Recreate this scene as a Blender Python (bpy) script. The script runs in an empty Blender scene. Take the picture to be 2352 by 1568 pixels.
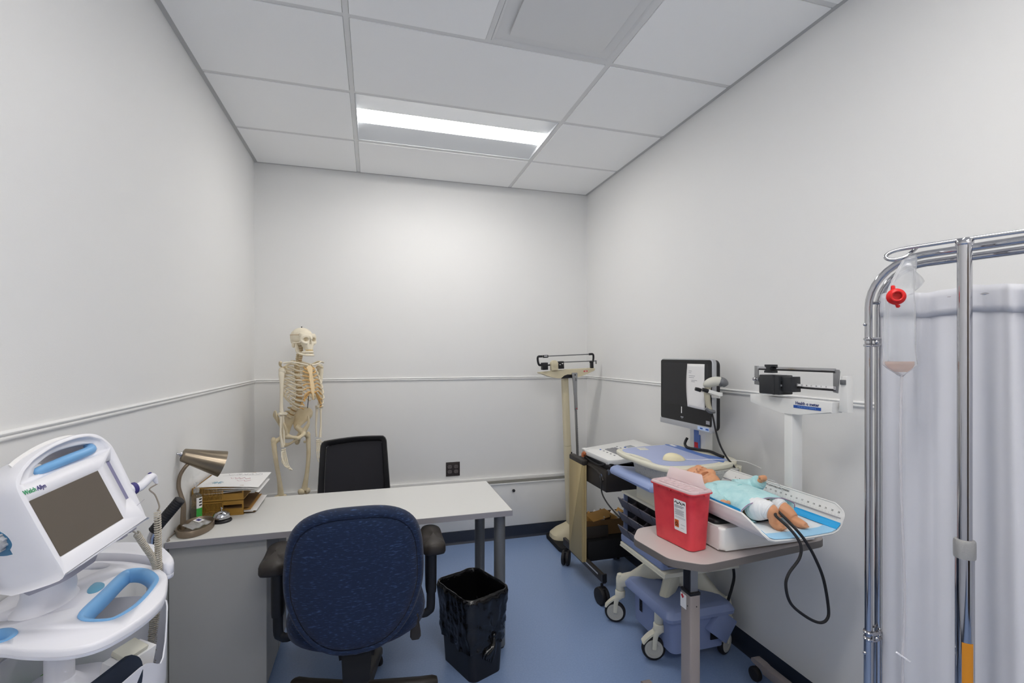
import bpy, bmesh, math, random
from mathutils import Vector as V, Matrix as MX, Euler
from math import sin, cos, pi, radians as R, sqrt
random.seed(7)
SC = bpy.context.scene
COL = SC.collection

# ---------------------------------------------------------------- camera, world, exposure
cam_data = bpy.data.cameras.new('camera')
cam_data.sensor_width = 36.0
cam_data.lens = 16.842
cam_data.shift_y = 31.33 / 2352
cam_data.clip_start = 0.02
cam = bpy.data.objects.new('camera', cam_data)
COL.objects.link(cam)
CAMZ = 1.522
cam.location = (0, 0, CAMZ)
cam.rotation_euler = (R(90), 0, R(-16.1188))
SC.camera = cam
world = bpy.data.worlds.new('world')
SC.world = world
world.use_nodes = True
world.node_tree.nodes['Background'].inputs[0].default_value = (0.8, 0.82, 0.85, 1)
world.node_tree.nodes['Background'].inputs[1].default_value = 0.0
SC.view_settings.view_transform = 'Standard'
SC.view_settings.look = 'None'
SC.view_settings.gamma = 1
SC.view_settings.use_curve_mapping = False
SC.view_settings.exposure = 0.55
SC.cycles.diffuse_bounces = 10
SC.cycles.max_bounces = 16
LAMP_VISIBLE = 17.0     # lens of the troffer in view
LAMP_BEHIND = 27.0      # lenses of the overhead troffer and the added fill troffer behind the camera

# ---------------------------------------------------------------- helpers
def lin(c):
    if isinstance(c, str):
        c = [int(c[i:i + 2], 16) / 255 for i in (0, 2, 4)]
    return tuple((x / 12.92 if x <= .04045 else ((x + .055) / 1.055) ** 2.4) for x in c[:3]) + (1,)

def mat(name, col, rough=.5, metal=0, spec=.5, bump=None, var=None, trans=0, alpha=1, coat=0, sheen=0, emit=0, ior=1.45, sss=0, aniso=0, sx=(1, 1, 1)):
    """bump=(scale,strength[,detail]); var=(scale,second colour,lo,hi); sx stretches the noise"""
    m = bpy.data.materials.new(name)
    m.use_nodes = True
    nt = m.node_tree
    b = nt.nodes['Principled BSDF']
    b.inputs['Base Color'].default_value = lin(col)
    b.inputs['Roughness'].default_value = rough
    b.inputs['Metallic'].default_value = metal
    b.inputs['Specular IOR Level'].default_value = spec
    b.inputs['Transmission Weight'].default_value = trans
    b.inputs['Alpha'].default_value = alpha
    b.inputs['Coat Weight'].default_value = coat
    b.inputs['Sheen Weight'].default_value = sheen
    b.inputs['IOR'].default_value = ior
    if aniso:
        b.inputs['Anisotropic'].default_value = aniso
    if sss:
        b.inputs['Subsurface Weight'].default_value = sss
        b.inputs['Subsurface Radius'].default_value = (.01, .005, .003)
    if emit:
        b.inputs['Emission Color'].default_value = lin(col)
        b.inputs['Emission Strength'].default_value = emit
    if bump or var:
        tc = nt.nodes.new('ShaderNodeTexCoord')
        mp = nt.nodes.new('ShaderNodeMapping')
        mp.inputs['Scale'].default_value = sx
        nt.links.new(tc.outputs['Object'], mp.inputs[0])
    if var:
        n = nt.nodes.new('ShaderNodeTexNoise')
        n.inputs['Scale'].default_value = var[0]
        n.inputs['Detail'].default_value = 4
        nt.links.new(mp.outputs[0], n.inputs['Vector'])
        mr = nt.nodes.new('ShaderNodeMapRange')
        mr.inputs[1].default_value = var[2]
        mr.inputs[2].default_value = var[3]
        nt.links.new(n.outputs[0], mr.inputs[0])
        mix = nt.nodes.new('ShaderNodeMix')
        mix.data_type = 'RGBA'
        mix.inputs[6].default_value = lin(col)
        mix.inputs[7].default_value = lin(var[1])
        nt.links.new(mr.outputs[0], mix.inputs[0])
        nt.links.new(mix.outputs[2], b.inputs['Base Color'])
    if bump:
        n = nt.nodes.new('ShaderNodeTexNoise')
        n.inputs['Scale'].default_value = bump[0]
        n.inputs['Detail'].default_value = bump[2] if len(bump) > 2 else 3
        nt.links.new(mp.outputs[0], n.inputs['Vector'])
        bp = nt.nodes.new('ShaderNodeBump')
        bp.inputs['Strength'].default_value = bump[1]
        bp.inputs['Distance'].default_value = .002
        nt.links.new(n.outputs[0], bp.inputs['Height'])
        nt.links.new(bp.outputs[0], b.inputs['Normal'])
    return m

WM = {}          # world matrix of every object made here (no depsgraph needed)
def catmull(pts, n, closed=False):
    pts = [V(p) for p in pts]
    out = []
    N = len(pts)
    segs = N if closed else N - 1
    for i in range(segs):
        if closed:
            p0, p1, p2, p3 = pts[(i - 1) % N], pts[i], pts[(i + 1) % N], pts[(i + 2) % N]
        else:
            p1, p2 = pts[i], pts[i + 1]
            p0 = pts[i - 1] if i else p1 * 2 - p2
            p3 = pts[i + 2] if i + 2 < N else p2 * 2 - p1
        for k in range(n):
            t = k / n
            out.append(.5 * (2 * p1 + (p2 - p0) * t + (2 * p0 - 5 * p1 + 4 * p2 - p3) * t * t + (3 * p1 - p0 - 3 * p2 + p3) * t ** 3))
    if not closed:
        out.append(pts[-1].copy())
    return out

def rrect(w, h, r, n=5, cx=0, cy=0):
    """rounded rectangle outline, counter-clockwise; r may be 4 radii from lower-right"""
    rr = [r] * 4 if not isinstance(r, (list, tuple)) else r
    out = []
    for k, (sx, sy) in enumerate(((1, -1), (1, 1), (-1, 1), (-1, -1))):
        rad = max(rr[k], 1e-5)
        ox, oy = cx + sx * (w / 2 - rad), cy + sy * (h / 2 - rad)
        a0 = -pi / 2 + k * pi / 2
        for i in range(n + 1):
            a = a0 + i / n * pi / 2
            out.append((ox + rad * cos(a), oy + rad * sin(a)))
    return out

def frame(axis, up=(0, 0, 1)):
    """matrix whose local z runs along axis"""
    z = V(axis).normalized()
    u = V(up)
    if abs(z.dot(u)) > .98:
        u = V((0, 1, 0))
    x = u.cross(z).normalized()
    y = z.cross(x)
    return MX((x, y, z)).transposed().to_4x4()

def TR(loc=(0, 0, 0), rot=(0, 0, 0)):
    return MX.Translation(V(loc)) @ Euler(rot).to_matrix().to_4x4()

class MB:
    """collects shapes; build() links them as ONE mesh object"""
    def __init__(s):
        s.bm = bmesh.new(); s.mi = 0; s.T = None
    def put(s, verts, faces):
        T = s.T
        vs = [s.bm.verts.new(T @ V(v) if T else V(v)) for v in verts]
        out = []
        for f in faces:
            try:
                fc = s.bm.faces.new([vs[i] for i in f]); fc.material_index = s.mi; fc.smooth = True; out.append(fc)
            except ValueError:
                pass
        return vs, out
    def merge(s, b, T=None):
        if T is None: T = MX.Identity(4)
        b.verts.ensure_lookup_table(); b.verts.index_update()
        s.put([T @ v.co for v in b.verts], [[v.index for v in f.verts] for f in b.faces]); b.free(); return s
    def box(s, c, d, rot=(0, 0, 0), bev=0, seg=2, taper=None):
        b = bmesh.new(); bmesh.ops.create_cube(b, size=1)
        for v in b.verts:
            k = 1 if not taper or v.co.z < 0 else taper
            v.co = V((v.co.x * d[0] * k, v.co.y * d[1] * k, v.co.z * d[2]))
        if bev:
            bmesh.ops.bevel(b, geom=b.edges[:], offset=min(bev, min(d) * .49), segments=seg, affect='EDGES', profile=.5)
        return s.merge(b, TR(c, rot))
    def prism(s, poly, z0, z1, T=None, bev=0, seg=2, top=1.0):
        b = bmesh.new(); n = len(poly)
        cx = sum(p[0] for p in poly) / n; cy = sum(p[1] for p in poly) / n
        lo = [b.verts.new((p[0], p[1], z0)) for p in poly]
        hi = [b.verts.new((cx + (p[0] - cx) * top, cy + (p[1] - cy) * top, z1)) for p in poly]
        f0 = b.faces.new(lo[::-1]); f1 = b.faces.new(hi)
        for i in range(n):
            b.faces.new((lo[i], lo[(i + 1) % n], hi[(i + 1) % n], hi[i]))
        if bev:
            es = list({e for f in (f0, f1) for e in f.edges})
            bmesh.ops.bevel(b, geom=es, offset=bev, segments=seg, affect='EDGES', profile=.5)
        return s.merge(b, T)
    def loft(s, rings, cap=True, closed=True, wrap=False):
        n = len(rings[0]); vs = [p for r in rings for p in r]; fs = []
        m = len(rings)
        for j in range(m if wrap else m - 1):
            for i in range(n if closed else n - 1):
                a, b2 = j * n + i, j * n + (i + 1) % n
                c, d = ((j + 1) % m) * n + (i + 1) % n, ((j + 1) % m) * n + i
                fs.append((a, b2, c, d))
        if cap and closed and not wrap:
            fs.append(tuple(range(n))[::-1]); fs.append(tuple((m - 1) * n + i for i in range(n)))
        s.put(vs, fs); return s
    def cyl(s, p0, p1, r0, r1=None, seg=16, bev=0, cap=True):
        r1 = r0 if r1 is None else r1
        p0, p1 = V(p0), V(p1); F = frame(p1 - p0); L = (p1 - p0).length
        prof = [(r0, 0), (r1, L)]
        if bev:
            prof = [(r0 - bev, 0), (r0 - bev * .3, bev * .3), (r0, bev), (r1, L - bev), (r1 - bev * .3, L - bev * .3), (r1 - bev, L)]
        return s.lathe(prof, p0, F, seg, cap)
    def lathe(s, prof, o=(0, 0, 0), F=None, seg=20, cap=True):
        F = F or MX.Identity(4); T = MX.Translation(V(o)) @ F
        rings = [[T @ V((r * cos(2 * pi * i / seg), r * sin(2 * pi * i / seg), z)) for i in range(seg)] for r, z in prof]
        return s.loft(rings, cap)
    def tube(s, pts, r, seg=8, n=0, closed=False, flat=1.0, up=(0, 0, 1)):
        if n:
            if isinstance(r, (list, tuple)):
                q = catmull([(x, 0, 0) for x in r], n, closed); r = [v.x for v in q]
            pts = catmull(pts, n, closed)
        pts = [V(p) for p in pts]; N = len(pts); rings = []
        x = None
        for i, p in enumerate(pts):
            if closed: t = pts[(i + 1) % N] - pts[i - 1]
            else: t = pts[min(i + 1, N - 1)] - pts[max(i - 1, 0)]
            if t.length < 1e-9: t = V((0, 0, 1))
            t.normalize()
            if x is None:
                F = frame(t, up); x = V((F[0][0], F[1][0], F[2][0]))
            x = (x - t * x.dot(t)); x.normalize(); y = t.cross(x)
            rr = r[i] if isinstance(r, (list, tuple)) else r
            rings.append([p + x * (rr * cos(2 * pi * k / seg)) + y * (rr * flat * sin(2 * pi * k / seg)) for k in range(seg)])
        return s.loft(rings, not closed, True, closed)
    def ball(s, c, r, seg=14, ring=9, T=None, fn=None):
        r = (r, r, r) if not isinstance(r, (list, tuple)) else r
        T = T or MX.Translation(V(c)); vs = []; fs = []
        for j in range(ring + 1):
            a = pi * j / ring
            for i in range(seg):
                b = 2 * pi * i / seg
                p = V((sin(a) * cos(b), sin(a) * sin(b), cos(a)))
                if fn: p = fn(p)
                vs.append(T @ V((p.x * r[0], p.y * r[1], p.z * r[2])))
        for j in range(ring):
            for i in range(seg):
                q = (j * seg + i, (j + 1) * seg + i, (j + 1) * seg + (i + 1) % seg, j * seg + (i + 1) % seg)
                fs.append(q)
        vv, ff = s.put(vs, fs); bmesh.ops.remove_doubles(s.bm, verts=vv, dist=1e-6); return s
    def sheet(s, fn, nu, nv, thick=0):
        """fn(u,v)->point; thick>0 gives a closed slab along normals"""
        P = [[V(fn(i / nu, j / nv)) for i in range(nu + 1)] for j in range(nv + 1)]
        W = nu + 1
        def fcs(o, flip):
            out = []
            for j in range(nv):
                for i in range(nu):
                    q = (o + j * W + i, o + j * W + i + 1, o + (j + 1) * W + i + 1, o + (j + 1) * W + i)
                    out.append(q[::-1] if flip else q)
            return out
        vs = [p for row in P for p in row]
        if not thick:
            s.put(vs, fcs(0, False)); return s
        lo = []
        for j in range(nv + 1):
            for i in range(nu + 1):
                du = P[j][min(i + 1, nu)] - P[j][max(i - 1, 0)]; dv = P[min(j + 1, nv)][i] - P[max(j - 1, 0)][i]
                nn = du.cross(dv); nn = nn.normalized() if nn.length > 1e-12 else V((0, 0, 1))
                lo.append(P[j][i] - nn * thick)
        o = len(vs); fs = fcs(0, False) + fcs(o, True)
        rim = [i for i in range(nu)] + [nu + j * W for j in range(nv)] + [nv * W + nu - i for i in range(nu)] + [(nv - j) * W for j in range(nv)]
        for k in range(len(rim)):
            a, b = rim[k], rim[(k + 1) % len(rim)]
            fs.append((a, o + a, o + b, b))
        s.put(vs + lo, fs); return s
    def build(s, name, m, parent=None, world=False, ang=40, label=None, kind=None, loc=None):
        me = bpy.data.meshes.new(name)
        if world and parent is not None:
            bmesh.ops.transform(s.bm, matrix=WM[parent.name].inverted(), verts=s.bm.verts)
        bmesh.ops.recalc_face_normals(s.bm, faces=s.bm.faces)
        s.bm.to_mesh(me); s.bm.free()
        for x in (m if isinstance(m, (list, tuple)) else [m]): me.materials.append(x)
        if ang: me.set_sharp_from_angle(angle=R(ang))
        return link(name, me, parent, label, kind, loc)

def link(name, data, parent=None, label=None, kind=None, loc=None):
    o = bpy.data.objects.new(name, data); COL.objects.link(o)
    if loc: o.location = loc
    L = MX.Translation(o.location)
    if parent is not None:
        o.parent = parent; L = WM[parent.name] @ L
    WM[o.name] = L
    if label: o['label'] = label
    if kind: o['kind'] = kind
    return o

def thing(name, label, cat, loc=(0, 0, 0), rot=0, group=None, rotm=None):
    """an Empty at the base of a thing; its parts are its children"""
    o = bpy.data.objects.new(name, None); COL.objects.link(o)
    o.empty_display_size = .05
    o.location = loc; o.rotation_euler = rotm.to_euler() if rotm else (0, 0, rot)
    WM[o.name] = MX.Translation(V(loc)) @ (rotm.to_4x4() if rotm else MX.Rotation(rot, 4, 'Z'))
    return tag(o, label, cat, group)

def tag(o, label, cat, group=None):
    o['label'] = label; o['category'] = cat
    if group: o['group'] = group
    return o

def cut(o, *mbs):
    """subtract closed shapes (local coordinates of o)"""
    tmp = []
    for k in mbs:
        me = bpy.data.meshes.new('cutter'); bmesh.ops.recalc_face_normals(k.bm, faces=k.bm.faces); k.bm.to_mesh(me); k.bm.free()
        for sl in o.data.materials: me.materials.append(sl)
        c = bpy.data.objects.new('cutter', me); COL.objects.link(c)
        c.matrix_world = WM[o.name]; tmp.append(c)
        md = o.modifiers.new('cut', 'BOOLEAN'); md.operation = 'DIFFERENCE'; md.solver = 'EXACT'; md.object = c
    return bake(o, tmp)

def bake(o, tmp=()):
    bpy.context.view_layer.update()
    dg = bpy.context.evaluated_depsgraph_get()
    me = bpy.data.meshes.new_from_object(o.evaluated_get(dg))
    old = o.data; o.modifiers.clear(); o.data = me; bpy.data.meshes.remove(old)
    for c in tmp:
        d = c.data; bpy.data.objects.remove(c); bpy.data.meshes.remove(d)
    return o

_fonts = {}
def text(name, body, size, T, m, parent, depth=.0004, align='CENTER', bold=0, sx=1.0, label=None):
    """flat lettering as real geometry; T maps the text plane (x right, y up, z out) into the parent's space"""
    cu = bpy.data.curves.new(name, 'FONT'); cu.body = body; cu.size = size; cu.align_x = align; cu.align_y = 'CENTER'
    cu.extrude = depth; cu.offset = bold; cu.resolution_u = 3
    o = bpy.data.objects.new('tmp_text', cu); COL.objects.link(o)
    bpy.context.view_layer.update()
    me = bpy.data.meshes.new_from_object(o.evaluated_get(bpy.context.evaluated_depsgraph_get()))
    bpy.data.objects.remove(o); bpy.data.curves.remove(cu)
    me.transform(MX.Diagonal((sx, 1, 1, 1))); me.transform(T)
    me.materials.clear(); me.materials.append(m); me.name = name
    return link(name, me, parent, label)
# ---------------------------------------------------------------- materials
M_WALL = mat('wall_vinyl', 'e6e6e5', .55, bump=(260, .10), sx=(1, 1, 1))
M_CEIL = mat('ceiling_tile', 'f8f8f7', .9, bump=(420, .25))
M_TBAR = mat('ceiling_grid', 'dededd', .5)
M_ANGLE = mat('wall_angle_shade', 'bdbdbd', .5)  # grey stands for shade on the angle, which is likely white
M_TRIM = mat('white_trim', 'e8e8e7', .35)
M_COVER = mat('convector_paint', 'e4e4e3', .4, bump=(500, .05))
M_SLOT = mat('slot_grey', '6e6d68', .6)
M_WHITE = mat('white_plastic', 'e4e4ea', .38)
M_WHITE2 = mat('white_enamel', 'e2e2e0', .32)
M_GREYPL = mat('grey_plastic', 'a9a7b2', .45)
M_CREAM = mat('cream_plastic', 'd8d5c4', .42)
M_CREAMP = mat('cream_paint', 'cfc5a8', .4)
M_BEIGE = mat('beige_laminate', 'b5a377', .55, var=(14, 'aa976b', .3, .7), bump=(300, .08), sx=(1, 1, .1))
M_BLACK = mat('black_plastic', '16161a', .45)
M_BLACKM = mat('black_matt', '121215', .75)
M_BROWNB = mat('brown_black_plastic', '2b2622', .5, bump=(600, .1))
M_RUBBER = mat('black_rubber', '1d1d20', .6)
M_CHROME = mat('chrome', 'bcbcc0', .08, 1)
M_STEEL = mat('brushed_steel', 'b9b5ae', .3, 1, bump=(90, .05), sx=(1, 1, 30))
M_ALU = mat('satin_aluminium', 'a8a9ab', .35, 1)
M_NICKEL = mat('brushed_nickel', '948877', .3, 1, aniso=.4)
M_NICKELP = mat('nickel_paint', '8a7c6b', .42, .75)
M_DESK = mat('desk_laminate', 'd3d3d0', .38, bump=(700, .04))
M_DESKE = mat('desk_edge', '8f8d92', .5)
M_DESKB = mat('desk_panel', 'a2a2a0', .5, bump=(600, .05))
M_LEG = mat('grey_powder_coat', '6f7174', .4, .3)
M_NAVY = mat('navy_fabric', '1c2841', .9, var=(170, '3a5078', .56, .76), bump=(170, .7), sx=(.3, .3, 1.7), sheen=.1, spec=.2)
M_MESH = mat('black_mesh', '25252b', .8, bump=(400, .5), sx=(.4, 1, 1.6))
M_BAG = mat('bin_bag', '0c0c0e', .16, spec=.6, bump=(30, .9, 3))
for _n in M_BAG.node_tree.nodes:
    if _n.type == 'BUMP': _n.inputs['Distance'].default_value = .004
M_BIN = mat('bin_plastic', '14151c', .45)
M_BONE = mat('bone', 'dccfb2', .5, var=(18, 'cfbf9b', .35, .75), bump=(220, .15))
M_BONEL = mat('pale_bone', 'e6ddc8', .5, bump=(220, .1))
M_CART = mat('cartilage', 'd6ab6b', .5)
M_DISC = mat('disc', 'b08a54', .6)
M_GREENBLU = mat('light_blue_plastic', '74a9d8', .35)
M_BLUED = mat('mid_blue_plastic', '3f7396', .4)
M_BLUEB = mat('teal_blue', '62a4c2', .4)
M_SCREENB = mat('grey_brown_screen', '5d554c', .3, bump=(900, .05))
M_SCREENK = mat('black_screen', '101012', .22)
M_SILVER = mat('silver_plastic', 'b4b6ba', .32, .4)
M_PERI = mat('periwinkle_plastic', '8f9fc9', .42)
M_PERID = mat('desk_pad_blue', 'a3add0', .5)
M_PERIS = mat('blue_pad_stripe', '5a78b8', .5)
M_BASEBL = mat('battery_blue', '7f8db3', .45)
M_SPECK = mat('speckled_grey', 'b4b4b0', .5, var=(160, '77777a', .6, .68))
M_BINS = mat('grey_bin_plastic', '57545c', .45)
M_MOUSE = mat('ivory_plastic', 'e3dab6', .4)
M_TAUPE = mat('taupe_laminate', 'b9b0ad', .4, bump=(500, .03))
M_TAUPEE = mat('taupe_edge', '6c6764', .5)
M_TAUPEP = mat('taupe_paint', '938a87', .45)
M_RED = mat('red_translucent', 'e64a54', .38, trans=.12, sss=.3, var=(11, 'cf3340', .45, .7))
M_LID = mat('clear_lid', 'f4e2e4', .3, trans=.35, alpha=.75)
M_LABEL = mat('paper_label', 'ecebea', .6)
M_PAPER = mat('paper', 'e4e3e2', .8)
M_INK = mat('black_ink', '1c1c1e', .7)
M_INKG = mat('grey_ink', '9a9aa0', .7)
M_INKB = mat('blue_ink', '1f4fa0', .6)
M_INKR = mat('red_ink', 'c02a36', .6)
M_ORANGE = mat('orange_ink', 'd0601a', .6)
M_GREENI = mat('green_ink', '2f9a62', .5)
M_PURPLE = mat('purple_ink', '3a3576', .5)
M_SKIN = mat('vinyl_skin', 'd79a72', .5, sss=.1)
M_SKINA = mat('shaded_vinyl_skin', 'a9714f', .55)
M_GOWN = mat('aqua_cotton', 'b9dfe1', .9, bump=(38, 1.0, 5), var=(30, 'a6d4d8', .4, .7))
for _n in M_GOWN.node_tree.nodes:
    if _n.type == 'BUMP': _n.inputs['Distance'].default_value = .008
M_TEAL = mat('teal_trim', '4fb0b5', .8)
M_GAUZE = mat('white_gauze', 'e6e8ea', .9, bump=(80, .6, 5))
M_PADB = mat('underpad_blue', '17a3e2', .5, bump=(40, .3))
M_PADL = mat('underpad_light_blue', '9dcdec', .6, bump=(40, .3))
M_PADW = mat('underpad_white', 'dfe6ea', .8, bump=(40, .4))
M_CURT = mat('curtain_cloth', 'cdced4', .8, bump=(900, .08), spec=.2)
M_CLEAR = mat('clear_vinyl', 'eef0f2', .18, trans=.7, alpha=.6, spec=.6)
M_AMBER = mat('pink_fluid', 'f0cdb8', .2, trans=.4, alpha=.75)
M_REDP = mat('red_plastic', 'd21c1c', .35)
M_OCHRE = mat('ochre_plastic', '9b7530', .45)
M_ENV = mat('manila', 'b88b4a', .8, bump=(40, .4))
M_CARD = mat('brown_card', '6f5230', .8, bump=(50, .3))
M_CAP = mat('clear_pet', 'dfe6e2', .08, trans=.9, alpha=.5)
M_LIQ = mat('gel', '8a8068', .1, trans=.6, alpha=.75)
M_GRNL = mat('green_label', '3fae4a', .5)
M_OUTL = mat('outlet_brown', '37302f', .35)
M_OUTF = mat('outlet_face', '4a4342', .4)
M_CORD = mat('taupe_cord', '8e857a', .5)
M_COIL = mat('beige_cord', 'b9b2a4', .45)
M_VOID = mat('dark_void', '0a0a0a', .9)

def floor_mat():
    m = bpy.data.materials.new('blue_linoleum'); m.use_nodes = True
    nt = m.node_tree; b = nt.nodes['Principled BSDF']
    tc = nt.nodes.new('ShaderNodeTexCoord')
    n1 = nt.nodes.new('ShaderNodeTexNoise'); n1.inputs['Scale'].default_value = 120; n1.inputs['Detail'].default_value = 3
    n2 = nt.nodes.new('ShaderNodeTexNoise'); n2.inputs['Scale'].default_value = 420
    nt.links.new(tc.outputs['Object'], n1.inputs['Vector']); nt.links.new(tc.outputs['Object'], n2.inputs['Vector'])
    r1 = nt.nodes.new('ShaderNodeValToRGB')
    r1.color_ramp.elements[0].position = .38; r1.color_ramp.elements[0].color = lin('7e94ba')
    r1.color_ramp.elements[1].position = .64; r1.color_ramp.elements[1].color = lin('8399bf')
    r2 = nt.nodes.new('ShaderNodeValToRGB')
    r2.color_ramp.elements[0].position = .24; r2.color_ramp.elements[0].color = (.7, .7, .7, 1)
    r2.color_ramp.elements[1].position = .34; r2.color_ramp.elements[1].color = (1, 1, 1, 1)
    nt.links.new(n1.outputs[0], r1.inputs[0]); nt.links.new(n2.outputs[0], r2.inputs[0])
    mx = nt.nodes.new('ShaderNodeMix'); mx.data_type = 'RGBA'; mx.blend_type = 'MULTIPLY'; mx.inputs[0].default_value = 1
    nt.links.new(r1.outputs[0], mx.inputs[6]); nt.links.new(r2.outputs[0], mx.inputs[7])
    nt.links.new(mx.outputs[2], b.inputs['Base Color'])
    b.inputs['Roughness'].default_value = .27
    bp = nt.nodes.new('ShaderNodeBump'); bp.inputs['Strength'].default_value = .06; bp.inputs['Distance'].default_value = .002
    nt.links.new(n1.outputs[0], bp.inputs['Height']); nt.links.new(bp.outputs[0], b.inputs['Normal'])
    return m
M_FLOOR = floor_mat()
M_BASEB = mat('navy_vinyl_base', '232b3b', .4)
M_LENS = mat('lamp_lens', 'fffbf6', .5, emit=LAMP_VISIBLE)
M_LENS2 = mat('lamp_lens_near', 'fffbf6', .5, emit=LAMP_BEHIND * .8)
M_LENS3 = mat('lamp_lens_fill', 'fffbf6', .5, emit=LAMP_BEHIND * 1.2)
M_REFL = mat('lamp_reflector', 'd4d7da', .5)
# ---------------------------------------------------------------- room shell
XL, XR, YB, YF, HC = -.845, 1.831, 3.927, -1.75, 2.947
def struct(name, mb, m, **k): return mb.build(name, m, kind='structure', **k)
struct('floor', MB().box(((XL + XR) / 2, (YB + YF) / 2, -.05), (XR - XL + .4, YB - YF + .4, .1)), M_FLOOR)
struct('wall_back', MB().box(((XL + XR) / 2, YB + .05, HC / 2 + .2), (XR - XL + .4, .1, HC + .4)), M_WALL)
struct('wall_front', MB().box(((XL + XR) / 2, YF - .05, HC / 2 + .2), (XR - XL + .4, .1, HC + .4)), M_WALL)
struct('wall_left', MB().box((XL - .05, (YB + YF) / 2, HC / 2 + .2), (.1, YB - YF, HC + .4)), M_WALL)
struct('wall_right', MB().box((XR + .05, (YB + YF) / 2, HC / 2 + .2), (.1, YB - YF, HC + .4)), M_WALL)
# floor seam (welded sheet joint), a hair of relief
# chair rail: a small two-step bead
ZR = 1.318
def rail(name, a, b, nrm):
    a, b, nrm = V(a), V(b), V(nrm)
    prof = [(0, -.002), (.006, 0), (.009, .004), (.009, .009), (.006, .012), (.0105, .015), (.011, .019), (.006, .023), (0, .024)]
    rings = [[p + nrm * d + V((0, 0, h)) for d, h in prof] for p in (a, b)]
    struct(name, MB().loft(rings), M_TRIM, ang=50)
rail('trim_1', (XL, YF, ZR), (XL, YB, ZR), (1, 0, 0))
rail('trim_2', (XL, YB, ZR), (XR, YB, ZR), (0, -1, 0))
rail('trim_3', (XR, YF, ZR), (XR, YB, ZR), (-1, 0, 0))
def base(name, a, b, nrm):
    a, b, nrm = V(a), V(b), V(nrm)
    prof = [(0, .0), (.014, 0), (.012, .004), (.006, .012), (.003, .022), (.003, .098), (.0015, .101), (0, .101)]
    struct(name, MB().loft([[p + nrm * d + V((0, 0, h)) for d, h in prof] for p in (a, b)]), M_BASEB, ang=50)
base('baseboard_left', (XL, YF, 0), (XL, YB, 0), (1, 0, 0))
base('baseboard_right', (XR, YF, 0), (XR, YB, 0), (-1, 0, 0))

# suspended ceiling: deck above, grid bars and dropped-edge tiles below it
ceil = struct('ceiling', MB().box(((XL + XR) / 2, (YB + YF) / 2, HC + .3), (XR - XL + .4, YB - YF + .4, .06)), M_CEIL)
TX = -.112
ylines = [3.341 - .6096 * k for k in range(9) if 3.341 - .6096 * k > YF + .1]
ys = [YB] + ylines + [YF]
BW = .024
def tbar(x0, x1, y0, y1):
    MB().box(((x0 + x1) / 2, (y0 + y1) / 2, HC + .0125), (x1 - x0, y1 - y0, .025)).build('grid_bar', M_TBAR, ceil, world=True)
def tile(x0, x1, y0, y1):
    g = BW / 2 + .0015
    w, d = x1 - x0 - 2 * g, y1 - y0 - 2 * g
    b = MB(); b.prism(rrect(w, d, .002, 2), -.004, .012, TR(((x0 + x1) / 2, (y0 + y1) / 2, HC)), bev=.0015, seg=1)
    b.build('tile', M_CEIL, ceil, world=True)
for x in (TX, TX + 1.2192):
    tbar(x - BW / 2, x + BW / 2, YF, YB)
for y in ylines:
    for x0, x1 in ((XL, TX - BW / 2), (TX + BW / 2, TX + 1.2192 - BW / 2), (TX + 1.2192 + BW / 2, XR)):
        tbar(x0, x1, y - BW / 2, y + BW / 2)
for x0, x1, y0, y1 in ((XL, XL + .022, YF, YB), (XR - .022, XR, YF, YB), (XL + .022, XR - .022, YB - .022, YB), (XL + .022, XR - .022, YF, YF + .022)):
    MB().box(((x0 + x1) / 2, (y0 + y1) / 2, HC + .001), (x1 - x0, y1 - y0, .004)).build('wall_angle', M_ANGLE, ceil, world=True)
LIGHT_ROWS = (1, 5, 8)
DIFF_ROW = 3
for r in range(len(ys) - 1):
    y1, y0 = ys[r], ys[r + 1]
    yy0, yy1 = y0 + (.01 if y0 == YF else 0), y1 - (.01 if y1 == YB else 0)
    tile(XL + .01, TX, yy0, yy1); tile(TX + 1.2192, XR - .01, yy0, yy1)
    if r in LIGHT_ROWS: continue
    if r == DIFF_ROW:
        tbar(TX + .6096 - BW / 2, TX + .6096 + BW / 2, y0 + BW / 2, y1 - BW / 2)
        tile(TX, TX + .6096, yy0, yy1); continue
    tile(TX, TX + 1.2192, yy0, yy1)

def troffer(y0, y1, lens, label):
    x0, x1 = TX + BW / 2 + .001, TX + 1.2192 - BW / 2 - .001
    y0, y1 = y0 + BW / 2 + .001, y1 - BW / 2 - .001
    cy = (y0 + y1) / 2; zt = HC + .055
    t = thing('ceiling_light', label, 'light', ((x0 + x1) / 2, cy, HC))
    b = MB()
    for (a, c) in (((x0, y0), (x0 + .005, y1)), ((x1 - .005, y0), (x1, y1)), ((x0, y0), (x1, y0 + .004)), ((x0, y1 - .004), (x1, y1))):
        b.box(((a[0] + c[0]) / 2, (a[1] + c[1]) / 2, HC + .045), (c[0] - a[0], c[1] - a[1], .09))
    b.box(((x0 + x1) / 2, cy, HC + .1), (x1 - x0, y1 - y0, .02))
    b.build('housing', M_REFL, t, world=True)
    ly = .088
    for s in (-1, 1):
        ye = y0 + .004 if s < 0 else y1 - .004
        def fn(u, v, ye=ye, s=s):
            yy = ye + (cy + s * ly - ye) * v
            return (x0 + .004 + (x1 - x0 - .008) * u, yy, HC + .003 + .020 * (1 - (1 - v) ** 1.7))
        MB().sheet(fn, 1, 10, .002).build('reflector_panel', M_REFL, t, world=True)
    def ln(u, v):
        a = (v - .5) * 2
        return (x0 + .006 + (x1 - x0 - .012) * u, cy + a * ly, HC + .030 - .016 * (1 - a * a))
    MB().sheet(ln, 1, 10, .003).build('lens', lens, t, world=True)
troffer(ys[2], ys[1], M_LENS, 'long recessed ceiling light with a bright lens strip near the back wall')
troffer(ys[6], ys[5], M_LENS2, 'recessed ceiling light overhead in the front half of the room')
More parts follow.
